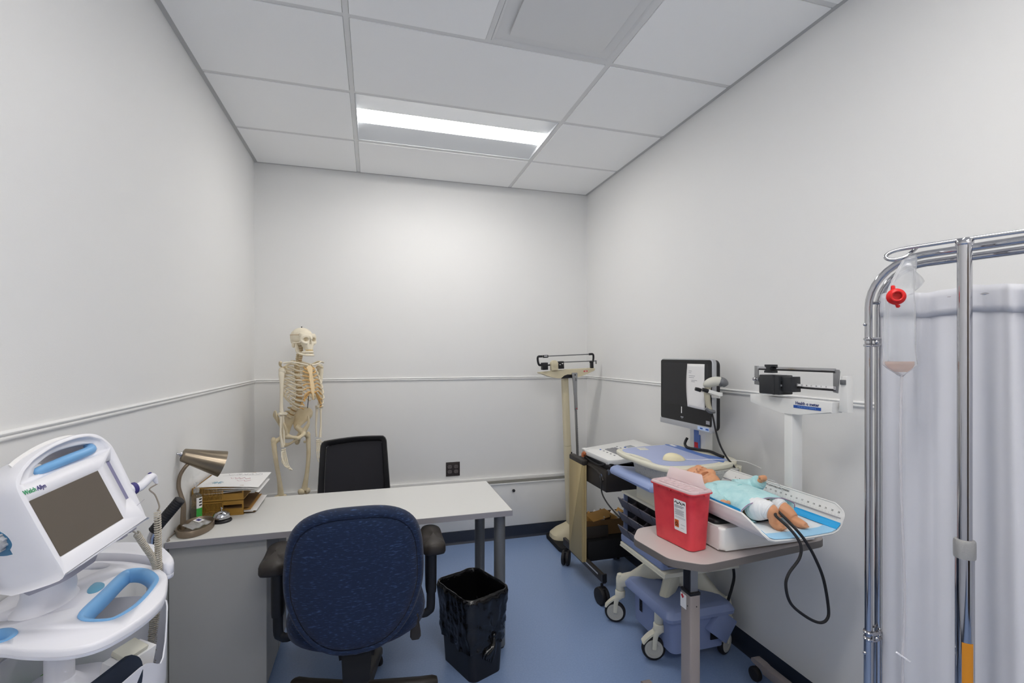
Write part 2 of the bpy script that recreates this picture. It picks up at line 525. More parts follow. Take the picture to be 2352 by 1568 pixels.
troffer(ys[9], ys[8], M_LENS3, 'added recessed fill light behind the camera')  # unseen troffer, added to light things from the front

# square ceiling air diffuser with a dropped plaque
def diffuser():
    x0, x1 = TX + .6096 + BW / 2 + .001, TX + 1.2192 - BW / 2 - .001
    y0, y1 = ys[DIFF_ROW + 1] + BW / 2 + .001, ys[DIFF_ROW] - BW / 2 - .001
    cx, cy = (x0 + x1) / 2, (y0 + y1) / 2; w, d = x1 - x0, y1 - y0
    t = thing('air_diffuser', 'square white ceiling air diffuser with a flat dropped centre plate', 'air vent', (cx, cy, HC))
    rings = []
    for k, (s, z) in enumerate(((1, .004), (1, -.002), (.985, -.002), (.955, .003), (.92, .02), (.89, .055), (.87, .10), (.86, .15))):
        rings.append([V((cx + x, cy + y, HC + z)) for x, y in rrect(w * s, d * s, .002 + .03 * (k > 3), 4)])
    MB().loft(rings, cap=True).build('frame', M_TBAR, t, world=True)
    b = MB(); b.prism(rrect(.45, .45, .004, 2), 0, .007, TR((cx, cy, HC - .010)), bev=.002); b.box((cx, cy, HC + .03), (.05, .05, .06))
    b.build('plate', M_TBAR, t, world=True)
diffuser()

# convector cover along the back wall
CY = 3.83
CX1 = XR - .115
t = struct('trim_4', MB().box(((XL + CX1) / 2, (CY + YB) / 2 + .002, .277), (CX1 - XL, YB - CY - .004, .35), bev=.002), M_COVER)
t['label'] = 'low white convector cover panel under the back wall'
MB().box(((XL + CX1) / 2, CY + .047, .459), (CX1 - XL, .092, .014)).build('slot', M_SLOT, t, world=True)
MB().box(((XL + CX1) / 2, CY - .001, .457), (CX1 - XL, .006, .011), bev=.001).build('lip', M_TRIM, t, world=True)
MB().box(((XL + CX1) / 2, YB - .012, .478), (CX1 - XL, .024, .03), bev=.001).build('back_rail', M_TRIM, t, world=True)
b = MB(); b.cyl((1.118, CY + .002, .398), (1.118, CY - .012, .398), .0085, seg=6); b.cyl((1.118, CY - .012, .398), (1.118, CY - .022, .398), .014, .013, seg=6, bev=.002)
b.build('knob', M_BLACK, t, world=True)
base('baseboard_back', (XL, CY + .004, 0), (CX1, CY + .004, 0), (0, -1, 0))

# four-gang outlet plate
t = thing('power_outlet', 'dark brown square wall outlet plate with four sockets above the desk', 'outlet', (.6275, YB, .585))
MB().box((.6275, YB - .003, .585), (.115, .006, .115), bev=.002).build('cover_plate', M_OUTL, t, world=True)
for dx in (-.026, .026):
    for dz in (-.02, .02):
        b = MB(); b.prism(rrect(.034, .029, .012, 5), 0, .002, TR((.6275 + dx, YB - .006, .585 + dz), (R(90), 0, 0)))
        so = b.build('socket', mat('socket_face', '6b6463', .4), t, world=True)
        h = MB()
        for k in (-.007, .007): h.box((.6275 + dx + k, YB - .0085, .585 + dz + .003), (.0025, .001, .009))
        h.cyl((.6275 + dx, YB - .008, .585 + dz - .008), (.6275 + dx, YB - .009, .585 + dz - .008), .0025, seg=8)
        h.build('contact_hole', M_VOID, so, world=True)

# added unseen door, something dark for the chrome to reflect
d = struct('added_door_1', MB().box((.72, YF + .022, 1.05), (.93, .044, 2.10), bev=.003), mat('added_door_wood', '4a3626', .45, var=(6, '3a2a1d', .35, .65), sx=(6, 1, .5)))
for x in (.225, 1.215): MB().box((x, YF + .03, 1.06), (.06, .06, 2.14), bev=.004).build('added_door_frame', mat('added_frame_grey', '5c5b5a', .4), d, world=True)
MB().box((.72, YF + .03, 2.16), (1.05, .06, .06), bev=.004).build('added_door_frame', M_LEG, d, world=True)
b = MB(); b.cyl((.33, YF + .04, 1.02), (.33, YF + .10, 1.02), .011, seg=12); b.tube([(.33, YF + .095, 1.02), (.37, YF + .10, 1.02), (.45, YF + .10, 1.02)], .0095, 10, n=3); b.build('added_door_handle', M_STEEL, d, world=True)
# ---------------------------------------------------------------- desk
ZD = .737
def desk():
    t = thing('desk', 'long white laminate desk with two grey round legs and a grey end cabinet', 'desk', (-.08, 2.62, 0))
    x0, x1, y0, y1 = XL + .004, .676, 2.333, 2.922
    b = MB(); b.box(((x0 + x1) / 2, (y0 + y1) / 2, ZD - .0145), (x1 - x0, y1 - y0, .029), bev=.0015, seg=1)
    b.build('desk_top', M_DESK, t, world=True)
    MB().box(((x0 + x1) / 2, y0 - .0008, ZD - .0148), (x1 - x0, .0016, .0268)).build('edge_band', M_DESKE, t, world=True)
    MB().box((x1 + .0008, (y0 + y1) / 2, ZD - .0148), (.0016, y1 - y0, .0268)).build('edge_band', M_DESKE, t, world=True)
    for (x, y) in ((.633, 2.425), (.612, 2.815)):
        l = MB(); l.cyl((x, y, .012), (x, y, ZD - .03), .0295, seg=28)
        leg = l.build('leg', M_LEG, t, world=True)
        f = MB(); f.cyl((x, y, 0), (x, y, .013), .024, seg=20, bev=.002); f.build('foot', M_BLACK, leg, world=True)
        f = MB(); f.cyl((x, y, ZD - .034), (x, y, ZD - .0292), .045, seg=24); f.build('mounting_plate', M_LEG, leg, world=True)
    xr, ya, yb = -.4585, 2.362, 2.86
    b = MB(); b.box(((x0 + .004 + xr) / 2, (ya + yb) / 2, .375), (xr - x0 - .004, yb - ya, .664), bev=.002, seg=1)
    cab = b.build('cabinet', M_DESKB, t, world=True)
    for (x, y) in ((xr - .05, ya + .05), (xr - .05, yb - .05), (x0 + .06, ya + .05), (x0 + .06, yb - .05)):
        c = MB(); c.cyl((x - .012, y, .022), (x + .012, y, .022), .022, seg=18, bev=.004); c.box((x, y, .04), (.02, .02, .012))
        c.build('caster', M_BLACK, cab, world=True)
    MB().box((xr - .001, (ya + yb) / 2 + .02, .375), (.004, .002, .66)).build('panel_joint', M_DESKE, cab, world=True)
    return t
desk()

# ---------------------------------------------------------------- blue task chair
def star_base(t, c, r, a0, rise, m, zt=.085, wheel=.028):
    """five spokes with twin casters, around world point c"""
    hub = MB(); hub.lathe([(.0, .055), (.045, .055), (.05, .075), (.045, .12), (.034, .14), (.0, .14)], (c[0], c[1], 0), seg=20)
    hub.build('hub', m, t, world=True)
    for k in range(5):
        a = a0 + k * 2 * pi / 5; d = V((cos(a), sin(a), 0)); n = V((-sin(a), cos(a), 0))
        rings = []
        for s, w, z0, z1 in ((.03, .034, .06, .135), (.4, .03, .062, .118), (.8, .025, .066, .1), (.97, .024, .068, .095), (1.03, .018, .072, .088)):
            p = V((c[0], c[1], 0)) + d * r * s
            rings.append([p + n * x * w + V((0, 0, z0 + (z1 - z0) * y)) for x, y in ((-1, 0), (1, 0), (1, .62), (.7, .95), (0, 1.05), (-.7, .95), (-1, .62))])
        sp = MB().loft(rings).build('spoke', m, t, world=True, ang=50)
        p = V((c[0], c[1], 0)) + d * r * .95
        q = random.uniform(0, pi); e = V((cos(q), sin(q), 0)); o = V((-sin(q), cos(q), 0)) * .012
        w = MB()
        for s in (-1, 1): w.cyl(p + o + e * .005 * s + V((0, 0, wheel)), p + o + e * .024 * s + V((0, 0, wheel)), wheel, seg=20, bev=.005)
        w.cyl(p + V((0, 0, wheel)), p + V((0, 0, .075)), .008, seg=10); w.box(p + o * .6 + V((0, 0, wheel + .012)), (.014, .03, .022), (0, 0, q))
        w.build('caster', M_BLACK, sp, world=True)

def task_chair():
    cx, cy = -.062, 2.125
    t = thing('office_chair', 'navy blue fabric task chair seen from behind, pushed up to the white desk', 'chair', (cx, cy, 0))
    star_base(t, (cx, cy), .325, R(3), 0, M_BROWNB)
    b = MB(); b.cyl((cx, cy, .13), (cx, cy, .30), .026, seg=20); b.cyl((cx, cy, .28), (cx, cy, .40), .018, seg=16)
    b.build('gas_post', M_BLACK, t, world=True)
    b = MB(); b.box((cx, cy + .03, .365), (.2, .26, .05), bev=.012); b.box((cx, cy + .02, .335), (.12, .16, .04), bev=.01)
    b.build('seat_mechanism', M_BLACKM, t, world=True)
    # back support bar and its sleeve
    b = MB(); b.tube([(cx, cy - .02, .395), (cx, cy - .14, .385), (cx, 1.945, .41), (cx, 1.925, .55)], .03, 10, n=6, flat=.45)
    b.build('back_bar', M_BLACKM, t, world=True)
    b = MB(); b.box((cx, 1.925, .345), (.098, .05, .13), bev=.008, taper=1.12); b.box((cx, 1.925, .29), (.088, .045, .2), bev=.008)
    for s in (-1, 1): b.box((cx + s * .062, 1.94, .40), (.012, .03, .07), (0, R(8 * s), 0))
    b.build('back_sleeve', M_BLACKM, t, world=True)
    # seat cushion: waterfall rounded square
    def out(k, n=44, w=.280, d=.25):
        r = []
        for i in range(n):
            a = 2 * pi * i / n; e = .36
            r.append((w * k * math.copysign(abs(cos(a)) ** (2 * e), cos(a)), d * k * math.copysign(abs(sin(a)) ** (2 * e), sin(a))))
        return r
    rings = [[V((cx + x, cy + .05 + y, z + (.02 * (abs(x) / .26) ** 2))) for x, y in out(k)] for k, z in
             ((.5, .378), (.9, .38), (.985, .397), (1, .425), (.97, .457), (.88, .475), (.6, .483), (.1, .48))]
    MB().loft(rings).build('seat_cushion', M_NAVY, t, world=True, ang=80)
    # back cushion
    zc = .68
    pr = [(-.005, .2675), (.07, .266), (.13, .257), (.185, .235), (.225, .195), (.246, .14), (.254, .08), (.257, .02), (.253, -.04), (.240, -.09), (.220, -.14), (.193, -.185), (.158, -.225), (.115, -.255), (.065, -.272), (.0, -.277)]
    half = catmull([(x, z, 0) for x, z in pr], 3)
    half = [(p.x if p.x > 0 else 0, p.y) for p in half]
    outl = half + [(-x, z) for x, z in half[-2:0:-1]]
    cb = [0]
    def ring(k, y, bulge=0):
        r = []
        for x, z in outl:
            xx, zz = x * k, z * k
            if isinstance(k, tuple): xx, zz = x * k[0], z * k[1]
            yy = 1.905 + y + .35 * xx * xx - .10 * (zz + .1) ** 2 + .02 * zz
            r.append(V((cx - .002 + xx, yy, zc + zz)))
        return r
    prof = [(.3, .085), (.7, .08), (.88, .068), (.97, .045), (1.0, .01), (.99, -.015), (.955, -.034), (.915, -.04), (.90, -.036), (.893, -.028), (.884, -.034), (.86, -.042), (.75, -.05), (.5, -.056), (.25, -.059), (.06, -.06)]
    MB().loft([ring(k, y) for k, y in prof]).build('back_cushion', M_NAVY, t, world=True, ang=80)
    pip = [p + V((0, -.001, 0)) for p in ring(.9, -.035)]
    MB().tube(pip, .0028, 6, closed=True).build('piping', M_NAVY, t, world=True)
    # arms
    for s, px, py in ((-1, cx - .3295, 2.195), (1, cx + .3225, 2.225)):
        a = thing_part('armrest', t)
        pad = [(-.045, -.12), (.03, -.125), (.05, -.08), (.052, .04), (.045, .11), (.0, .135), (-.045, .11), (-.05, 0)]
        pad = [(p.x, p.y) for p in catmull([(x * (1 if s > 0 else -1), y, 0) for x, y in pad], 4, True)]
        if s < 0: pad = pad[::-1]
        b = MB()
        cxx = sum(p[0] for p in pad) / len(pad); cyy = sum(p[1] for p in pad) / len(pad)
        b.loft([[V((px + cxx + (x - cxx) * k, py + cyy + (y - cyy) * k, z + .02 * (y / .13) ** 2 * (1 if z > .665 else .4))) for x, y in pad] for k, z in ((.6, .638), (.93, .64), (1, .652), (.99, .668), (.93, .677), (.6, .682), (.05, .683))])
        b.build('arm_pad', M_BROWNB, t, world=True, ang=70)
        ix = px - s * .005
        b = MB(); b.loft([[V((ix + x * k, py + .02 + y * k, z)) for x, y in rrect(.05, .075, .018, 4)] for k, z in ((1, .64), (1, .52), (.95, .445), (.9, .43))])
        b.build('arm_sleeve', M_BLACK, t, world=True)
        b = MB(); b.tube([(ix, py + .02, .5), (ix, py + .02, .36), (ix - s * .012, py + .02, .335), (ix - s * .05, py + .02, .33), (cx + s * .12, py + .0, .40)], .02, 8, n=4, flat=.4)
        b.build('arm_bracket', M_BLACK, t, world=True)
    b = MB(); b.cyl((cx + .1, cy - .02, .395), (cx + .215, 2.02, .405), .005, seg=8); b.cyl((cx + .185, 2.035, .404), (cx + .215, 2.022, .405), .0085, seg=10)
    b.loft([[V((cx + .228 + x, 2.008 + y * .5, .405 + z)) for x, y in rrect(w, .03, .008, 3)] for w, z, x in ((.018, .052, 0), (.026, .045, 0), (.03, .02, 0), (.042, -.02, 0), (.044, -.04, 0), (.03, -.052, 0))])
    b.build('tilt_lever', M_BROWNB, t, world=True)
    return t
def thing_part(*a): return None
task_chair()

# ---------------------------------------------------------------- black mesh chair behind the desk
def mesh_chair():
    cx, cy = -.125, 3.17
    t = thing('mesh_office_chair', 'black mesh back office chair standing behind the white desk', 'chair', (cx, cy, 0))
    star_base(t, (cx, cy), .3, R(20), 0, M_BLACK)
    b = MB(); b.cyl((cx, cy, .13), (cx, cy, .43), .024, seg=18); b.build('gas_post', M_BLACK, t, world=True)
    b = MB(); b.prism(rrect(.47, .46, .1, 6), .43, .50, TR((cx, cy - .01, 0)), bev=.025, seg=3); b.build('seat_cushion', M_BLACKM, t, world=True)
    def yb(x, z): return 3.40 + .10 * (z - .6) - .25 * (x / .23) ** 2 * .1
    # frame outline (x, z), top corners rounded, slightly wider at the foot
    o = [(-.232, .56), (-.226, .70), (-.218, .86), (-.214, .918), (-.200, .944), (-.165, .953), (0, .967), (.165, .969), (.195, .963), (.211, .938), (.216, .88), (.226, .74), (.236, .60), (.238, .56)]
    o = catmull([(x, z, 0) for x, z in o], 5)
    outer = [(p.x, p.y) for p in o]
    inner = []
    for x, z in outer:
        f = .037
        inner.append((max(min(x, .238) - math.copysign(f, x), -.19) if x < 0 else min(x - f, .2), min(z - (.0 if z < .9 else .0), .93 + .02 * x / .2)))
    inner = [(-.188 - .0 * 0, .56)] + [(p.x, p.y) for p in catmull([(-.186, .70, 0), (-.180, .86, 0), (-.177, .905, 0), (-.165, .914, 0), (0, .929, 0), (.165, .931, 0), (.178, .922, 0), (.181, .88, 0), (.189, .74, 0), (.197, .60, 0)], 5)] + [(.199, .56)]
    def resample(pl, n):
        L = [0]
        for a, c in zip(pl, pl[1:]): L.append(L[-1] + math.hypot(c[0] - a[0], c[1] - a[1]))
        out = []
        for i in range(n):
            s = L[-1] * i / (n - 1); k = max(j for j in range(len(L)) if L[j] <= s + 1e-9); k = min(k, len(pl) - 2)
            f = (s - L[k]) / max(L[k + 1] - L[k], 1e-9); out.append((pl[k][0] + (pl[k + 1][0] - pl[k][0]) * f, pl[k][1] + (pl[k + 1][1] - pl[k][1]) * f))
        return out
    A, B = resample(outer, 64), resample(inner, 64)
    rings = []
    for (x0, z0), (x1, z1) in zip(A, B):
        rings.append([V((cx + x0 + (x1 - x0) * u, yb(x0, z0) + w, z0 + (z1 - z0) * u)) for u, w in ((0, .004), (.12, -.010), (.85, -.006), (1, .002), (.85, .016), (.12, .02))])
    MB().loft(rings).build('back_frame', M_BLACK, t, world=True, ang=60)
    n = len(B)
    def fn(u, v):
        i = v * (n / 2 - 1); k = int(i); f = i - k; k2 = min(k + 1, n // 2 - 1)
        l = (B[k][0] * (1 - f) + B[k2][0] * f, B[k][1] * (1 - f) + B[k2][1] * f); r_ = (B[n - 1 - k][0] * (1 - f) + B[n - 1 - k2][0] * f, B[n - 1 - k][1] * (1 - f) + B[n - 1 - k2][1] * f)
        x = l[0] + (r_[0] - l[0]) * u; z = l[1] + (r_[1] - l[1]) * u
        return (cx + x, yb(x, z) + .006, z)
    MB().sheet(fn, 12, 24, .003).build('mesh_panel', M_MESH, t, world=True)
    b = MB(); b.box((cx, 3.40, .56), (.46, .03, .03), bev=.01); b.tube([(cx, cy + .1, .43), (cx, 3.40, .44), (cx, 3.42, .56), (cx, 3.425, .62)], .03, 8, n=5, flat=.5)
    b.build('back_bar', M_BLACK, t, world=True)
mesh_chair()

# ---------------------------------------------------------------- waste bin with black liner
def bin_():
    c = (.468, 2.331); ang = R(23)
    t = thing('waste_bin', 'black waste bin lined with a knotted black bag beside the blue chair', 'bin', (c[0], c[1], 0), ang)
    def o(k, n=12): # k 0 foot .. 1 rim
        w, d = .178 + .062 * k, .262 + .028 * k
        return rrect(w, d, .035 + .01 * k, n)
    H = .385
    prof = [(0, 0), (0, .004), (.04, .02), (.5, .2), (1, H)]
    rings = [[V((x, y, z)) for x, y in o(k)] for k, z in prof]
    rings += [[V((x * .975, y * .98, z)) for x, y in o(k)] for k, z in ((1, H), (.5, .2), (.05, .022))]
    MB().loft(rings).build('bin_body', M_BIN, t, ang=50)
    # liner: inside, over the rim, gathered outside towards a knot
    from mathutils import noise
    N = 128
    def even(k):
        q = [V((x, y, 0)) for x, y in o(k, 10)]; q.append(q[0]); L = [0]
        for a_, b_ in zip(q, q[1:]): L.append(L[-1] + (b_ - a_).length)
        out = []
        for i in range(N):
            d = L[-1] * i / N; j = max(x for x in range(len(L)) if L[x] <= d + 1e-9); j = min(j, len(q) - 2)
            out.append(q[j].lerp(q[j + 1], (d - L[j]) / max(L[j + 1] - L[j], 1e-9)))
        return out
    knot = V((.03, -.132, .19))
    rings = []
    lev = [('i', x) for x in (.25, .45, .65, .8, .92)] + [('r', x) for x in range(4)] + [('o', .98 - .033 * x) for x in range(19)]
    for kind, k in lev:
        r = []
        kk = 1 if kind == 'r' else k
        q = even(kk)
        for i, p in enumerate(q):
            nrm = V((p.x / .12, p.y / .145, 0)).normalized()
            z = k * H if kind != 'r' else H + (.004, .011, .010, -.004)[int(k)]
            wv = noise.fractal(V((p.x * 30, p.y * 30, z * 9)), 1.0, 2.0, 3)
            if kind == 'i': off = -.006 + .004 * wv
            elif kind == 'r': off = (-.005, -.001, .007, .011)[int(k)] + .002 * wv; z += .004 * noise.noise(V((p.x * 22, p.y * 22, 3)))
            else:
                low = (1 - k) / .62
                rad = V((p.x - knot.x, p.y - knot.y, z - knot.z)); ds = rad.length
                ang = math.atan2(rad.z, rad.x + rad.y * .3)
                star = sin(ang * 13) * math.exp(-ds / .11) * .0075
                pull = math.exp(-(ds / .045) ** 2) * .006
                off = .0125 - .004 * low + .0075 * wv * (.5 + low) + star - pull + .0045 * noise.noise(V((p.x * 60, p.y * 60, z * 40)))
                z += .008 * noise.noise(V((p.x * 9, p.y * 9, 7))) * low - .012 * low * (1 if p.x < 0 else .2)
            r.append(V((p.x + nrm.x * off, p.y + nrm.y * off, z)))
        rings.append(r)
    MB().loft(rings, cap=False).build('bag', M_BAG, t, ang=180)
    b = MB()
    for k in range(5):
        e = random.uniform(-1, 1)
        b.tube([(knot[0], knot[1] - .010, .190), (knot[0] - .004 * k, knot[1] - .018 - .003 * e, .15), (knot[0] - .006 - .013 * k, knot[1] - .018 - .004 * e, .105 + .006 * k), (knot[0] - .012 - .014 * k, knot[1] - .012, .065 + .01 * k)], [.007, .011, .010, .004], 7, n=4, flat=.5)
    b.ball((knot[0], knot[1] - .010, .193), (.014, .012, .011), 10, 7)
    b.build('bag_knot', M_BAG, t, ang=180)
bin_()
# ---------------------------------------------------------------- vital signs monitor on its rolling stand, by the left wall
def scale_poly(pl, k):
    cx = sum(p[0] for p in pl) / len(pl); cy = sum(p[1] for p in pl) / len(pl)
    return [(cx + (x - cx) * k, cy + (y - cy) * k) for x, y in pl]
def offset_poly(pl, d):
    n = len(pl); A = sum(pl[i - 1][0] * pl[i][1] - pl[i][0] * pl[i - 1][1] for i in range(n)); sg = 1 if A > 0 else -1
    out = []
    for i in range(n):
        a, c = pl[i - 1], pl[(i + 1) % n]; dx, dy = c[0] - a[0], c[1] - a[1]; L = math.hypot(dx, dy) or 1
        out.append((pl[i][0] + sg * dy / L * d, pl[i][1] - sg * dx / L * d))
    return out
def spl(pl, n=4, closed=True): return [(p.x, p.y) for p in catmull([(x, y, 0) for x, y in pl], n, closed)]

def vitals_stand():
    t = thing('monitor_stand', 'white rolling stand with blue-rimmed hand holds under the vital signs monitor', 'cart', (-.69, 1.33, 0))
    tray = spl([(-.78, 1.20), (-.704, 1.182), (-.661, 1.162), (-.611, 1.145), (-.566, 1.137), (-.523, 1.152), (-.493, 1.204), (-.478, 1.264), (-.477, 1.321), (-.495, 1.39), (-.513, 1.441), (-.536, 1.478), (-.576, 1.522), (-.655, 1.572), (-.734, 1.60), (-.80, 1.60), (-.83, 1.55), (-.835, 1.40), (-.828, 1.25)])
    b = MB()
    rings = []
    for k, z in ((.955, .925), (.985, .927), (.994, .933), (.988, .9342), (1.0, .9355), (1.0, .944), (.993, .949), (.978, .951)):
        rings.append([V((x, y, z)) for x, y in scale_poly(tray, k)])
    b.loft(rings)
    o = b.build('work_surface', M_WHITE, t, world=True, ang=50)
    hole = spl([(-.621, 1.288), (-.626, 1.38), (-.631, 1.487), (-.616, 1.507), (-.58, 1.491), (-.538, 1.436), (-.525, 1.387), (-.522, 1.3), (-.538, 1.246), (-.560, 1.238), (-.600, 1.252)], 4)
    lh = spl([(-.742, 1.250), (-.723, 1.243), (-.708, 1.226), (-.709, 1.205), (-.735, 1.198), (-.775, 1.215), (-.775, 1.24)], 4)
    ls = spl([(-.80, 1.318), (-.75, 1.322), (-.719, 1.312), (-.708, 1.297), (-.727, 1.288), (-.775, 1.293), (-.80, 1.295)], 4)
    rs = spl([(-.75, 1.583), (-.705, 1.575), (-.687, 1.553), (-.697, 1.534), (-.725, 1.538), (-.755, 1.55)], 4)
    L = WM[t.name].inverted()
    cs = []
    for h in (hole, lh, ls, rs):
        c = MB(); c.prism(h, .85, 1.0, L); cs.append(c)
    o = cut(o, *cs)
    for h, nm in ((hole, 'hand_hold'), (lh, 'hand_hold')):
        rg = []
        for k, z in ((.001, .9535), (.006, .9525), (.007, .949), (.003, .923), (-.012, .921), (-.014, .924), (-.011, .943), (-.004, .952)):
            rg.append([V((x, y, z)) for x, y in offset_poly(h, k)])
        MB().loft(rg, wrap=True).build(nm, M_GREENBLU, t, world=True, ang=60, label='light blue rim round the hand hold')
    p = spl([(-.668, 1.405), (-.671, 1.443), (-.650, 1.436), (-.637, 1.412), (-.640, 1.387), (-.655, 1.383)], 4)
    MB().prism(p, .9505, .9525, bev=.0006).build('inlay', M_BLUEB, t, world=True, label='small teal inlay')
    # rear wing
    wing = spl([(-.80, 1.705), (-.775, 1.706), (-.689, 1.685), (-.624, 1.65), (-.586, 1.616), (-.543, 1.551), (-.521, 1.504), (-.538, 1.490), (-.575, 1.535), (-.655, 1.585), (-.735, 1.615), (-.81, 1.64)])
    MB().loft([[V((x, y, z)) for x, y in scale_poly(wing, k)] for k, z in ((.96, .918), (.99, .922), (.995, .931), (.985, .932), (1, .934), (1, .955), (.985, .963), (.95, .966))]).build('side_shelf', M_WHITE, t, world=True, ang=50)
    # neck that carries the monitor
    b = MB()
    rg = []
    for z, sx, sy, cx, cy in ((.949, .052, .085, -.728, 1.365), (.953, .048, .080, -.727, 1.364), (.965, .044, .070, -.722, 1.358), (.99, .044, .06, -.708, 1.34), (1.03, .042, .055, -.70, 1.32), (1.07, .045, .06, -.695, 1.305)):
        rg.append([V((cx + sx * cos(a), cy + sy * sin(a), z)) for a in [2 * pi * i / 28 for i in range(28)]])
    b.loft(rg).build('neck', M_WHITE, t, world=True, ang=60)
    # column, bin, base
    b = MB(); b.cyl((-.685, 1.33, .10), (-.685, 1.33, .93), .0265, seg=26); b.lathe([(.06, .885), (.06, .90), (.03, .925)], (-.685, 1.33, 0), seg=24, cap=False)
    b.build('column', M_WHITE, t, world=True)
    # utility bin under the work surface: floor with raised wavy walls
    pl = [(-.83, 1.235), (-.70, 1.20), (-.61, 1.195), (-.565, 1.25), (-.54, 1.33), (-.52, 1.42), (-.535, 1.50), (-.60, 1.545), (-.70, 1.56), (-.825, 1.55)]
    pl = spl(pl, 5)
    hi = []
    for x, y in pl:
        if y > 1.40 and x > -.62: h = .735 + .06 * (1 - min(1, abs((x + .565)) / .05)) * 0 + (.0)
        h = .775
        if y > 1.47: h = .86
        elif y > 1.40: h = .735 if x > -.57 else .86
        if x < -.8: h = .80
        if y < 1.25: h = .775
        hi.append(h)
    n = len(hi)
    for _ in range(2): hi = [(hi[i - 1] + hi[i] * 2 + hi[(i + 1) % n]) / 4 for i in range(n)]
    k = .985
    rg = [[V((x, y, .66)) for x, y in scale_poly(pl, .90)], [V((x, y, .665)) for x, y in scale_poly(pl, .97)], [V((x, y, h)) for (x, y), h in zip(pl, hi)], [V((x, y, h)) for (x, y), h in zip(scale_poly(pl, .975), hi)], [V((x, y, .672)) for x, y in scale_poly(pl, .955)], [V((x, y, .67)) for x, y in scale_poly(pl, .1)]]
    MB().loft(rg).build('utility_bin', M_WHITE, t, world=True, ang=50)
    MB().loft([[V((x, y, z)) for x, y in rrect(w, d, r, 6, -.685, 1.33)] for w, d, r, z in ((.17, .20, .05, .673), (.165, .195, .05, .755), (.15, .18, .05, .765), (.085, .10, .04, .771), (.06, .06, .03, .79))]).build('column_sleeve', M_WHITE, t, world=True, ang=50)
    for a in (R(30), R(102), R(174), R(246), R(318)):
        d = V((cos(a), sin(a), 0)); nn = V((-sin(a), cos(a), 0)); c = V((-.66, 1.33, 0)); ln = .26 if cos(a) > -.3 else .15
        s = MB().loft([[c + d * (ln * f) + nn * x * w + V((0, 0, z0 + (z1 - z0) * y)) for x, y in ((-1, 0), (1, 0), (1, .7), (0, 1), (-1, .7))] for f, w, z0, z1 in ((.05, .04, .07, .13), (.5, .03, .075, .115), (1, .022, .08, .10))]).build('base_leg', M_WHITE, t, world=True)
        p = c + d * ln * .95
        w = MB(); w.cyl(p + nn * .012 + V((0, 0, .035)), p - nn * .012 + V((0, 0, .035)), .035, seg=20, bev=.004); w.cyl(p + V((0, 0, .04)), p + V((0, 0, .085)), .009, seg=8); w.build('caster', M_RUBBER, s, world=True)
    # hanging hook for the cords
    return t
vitals_stand()

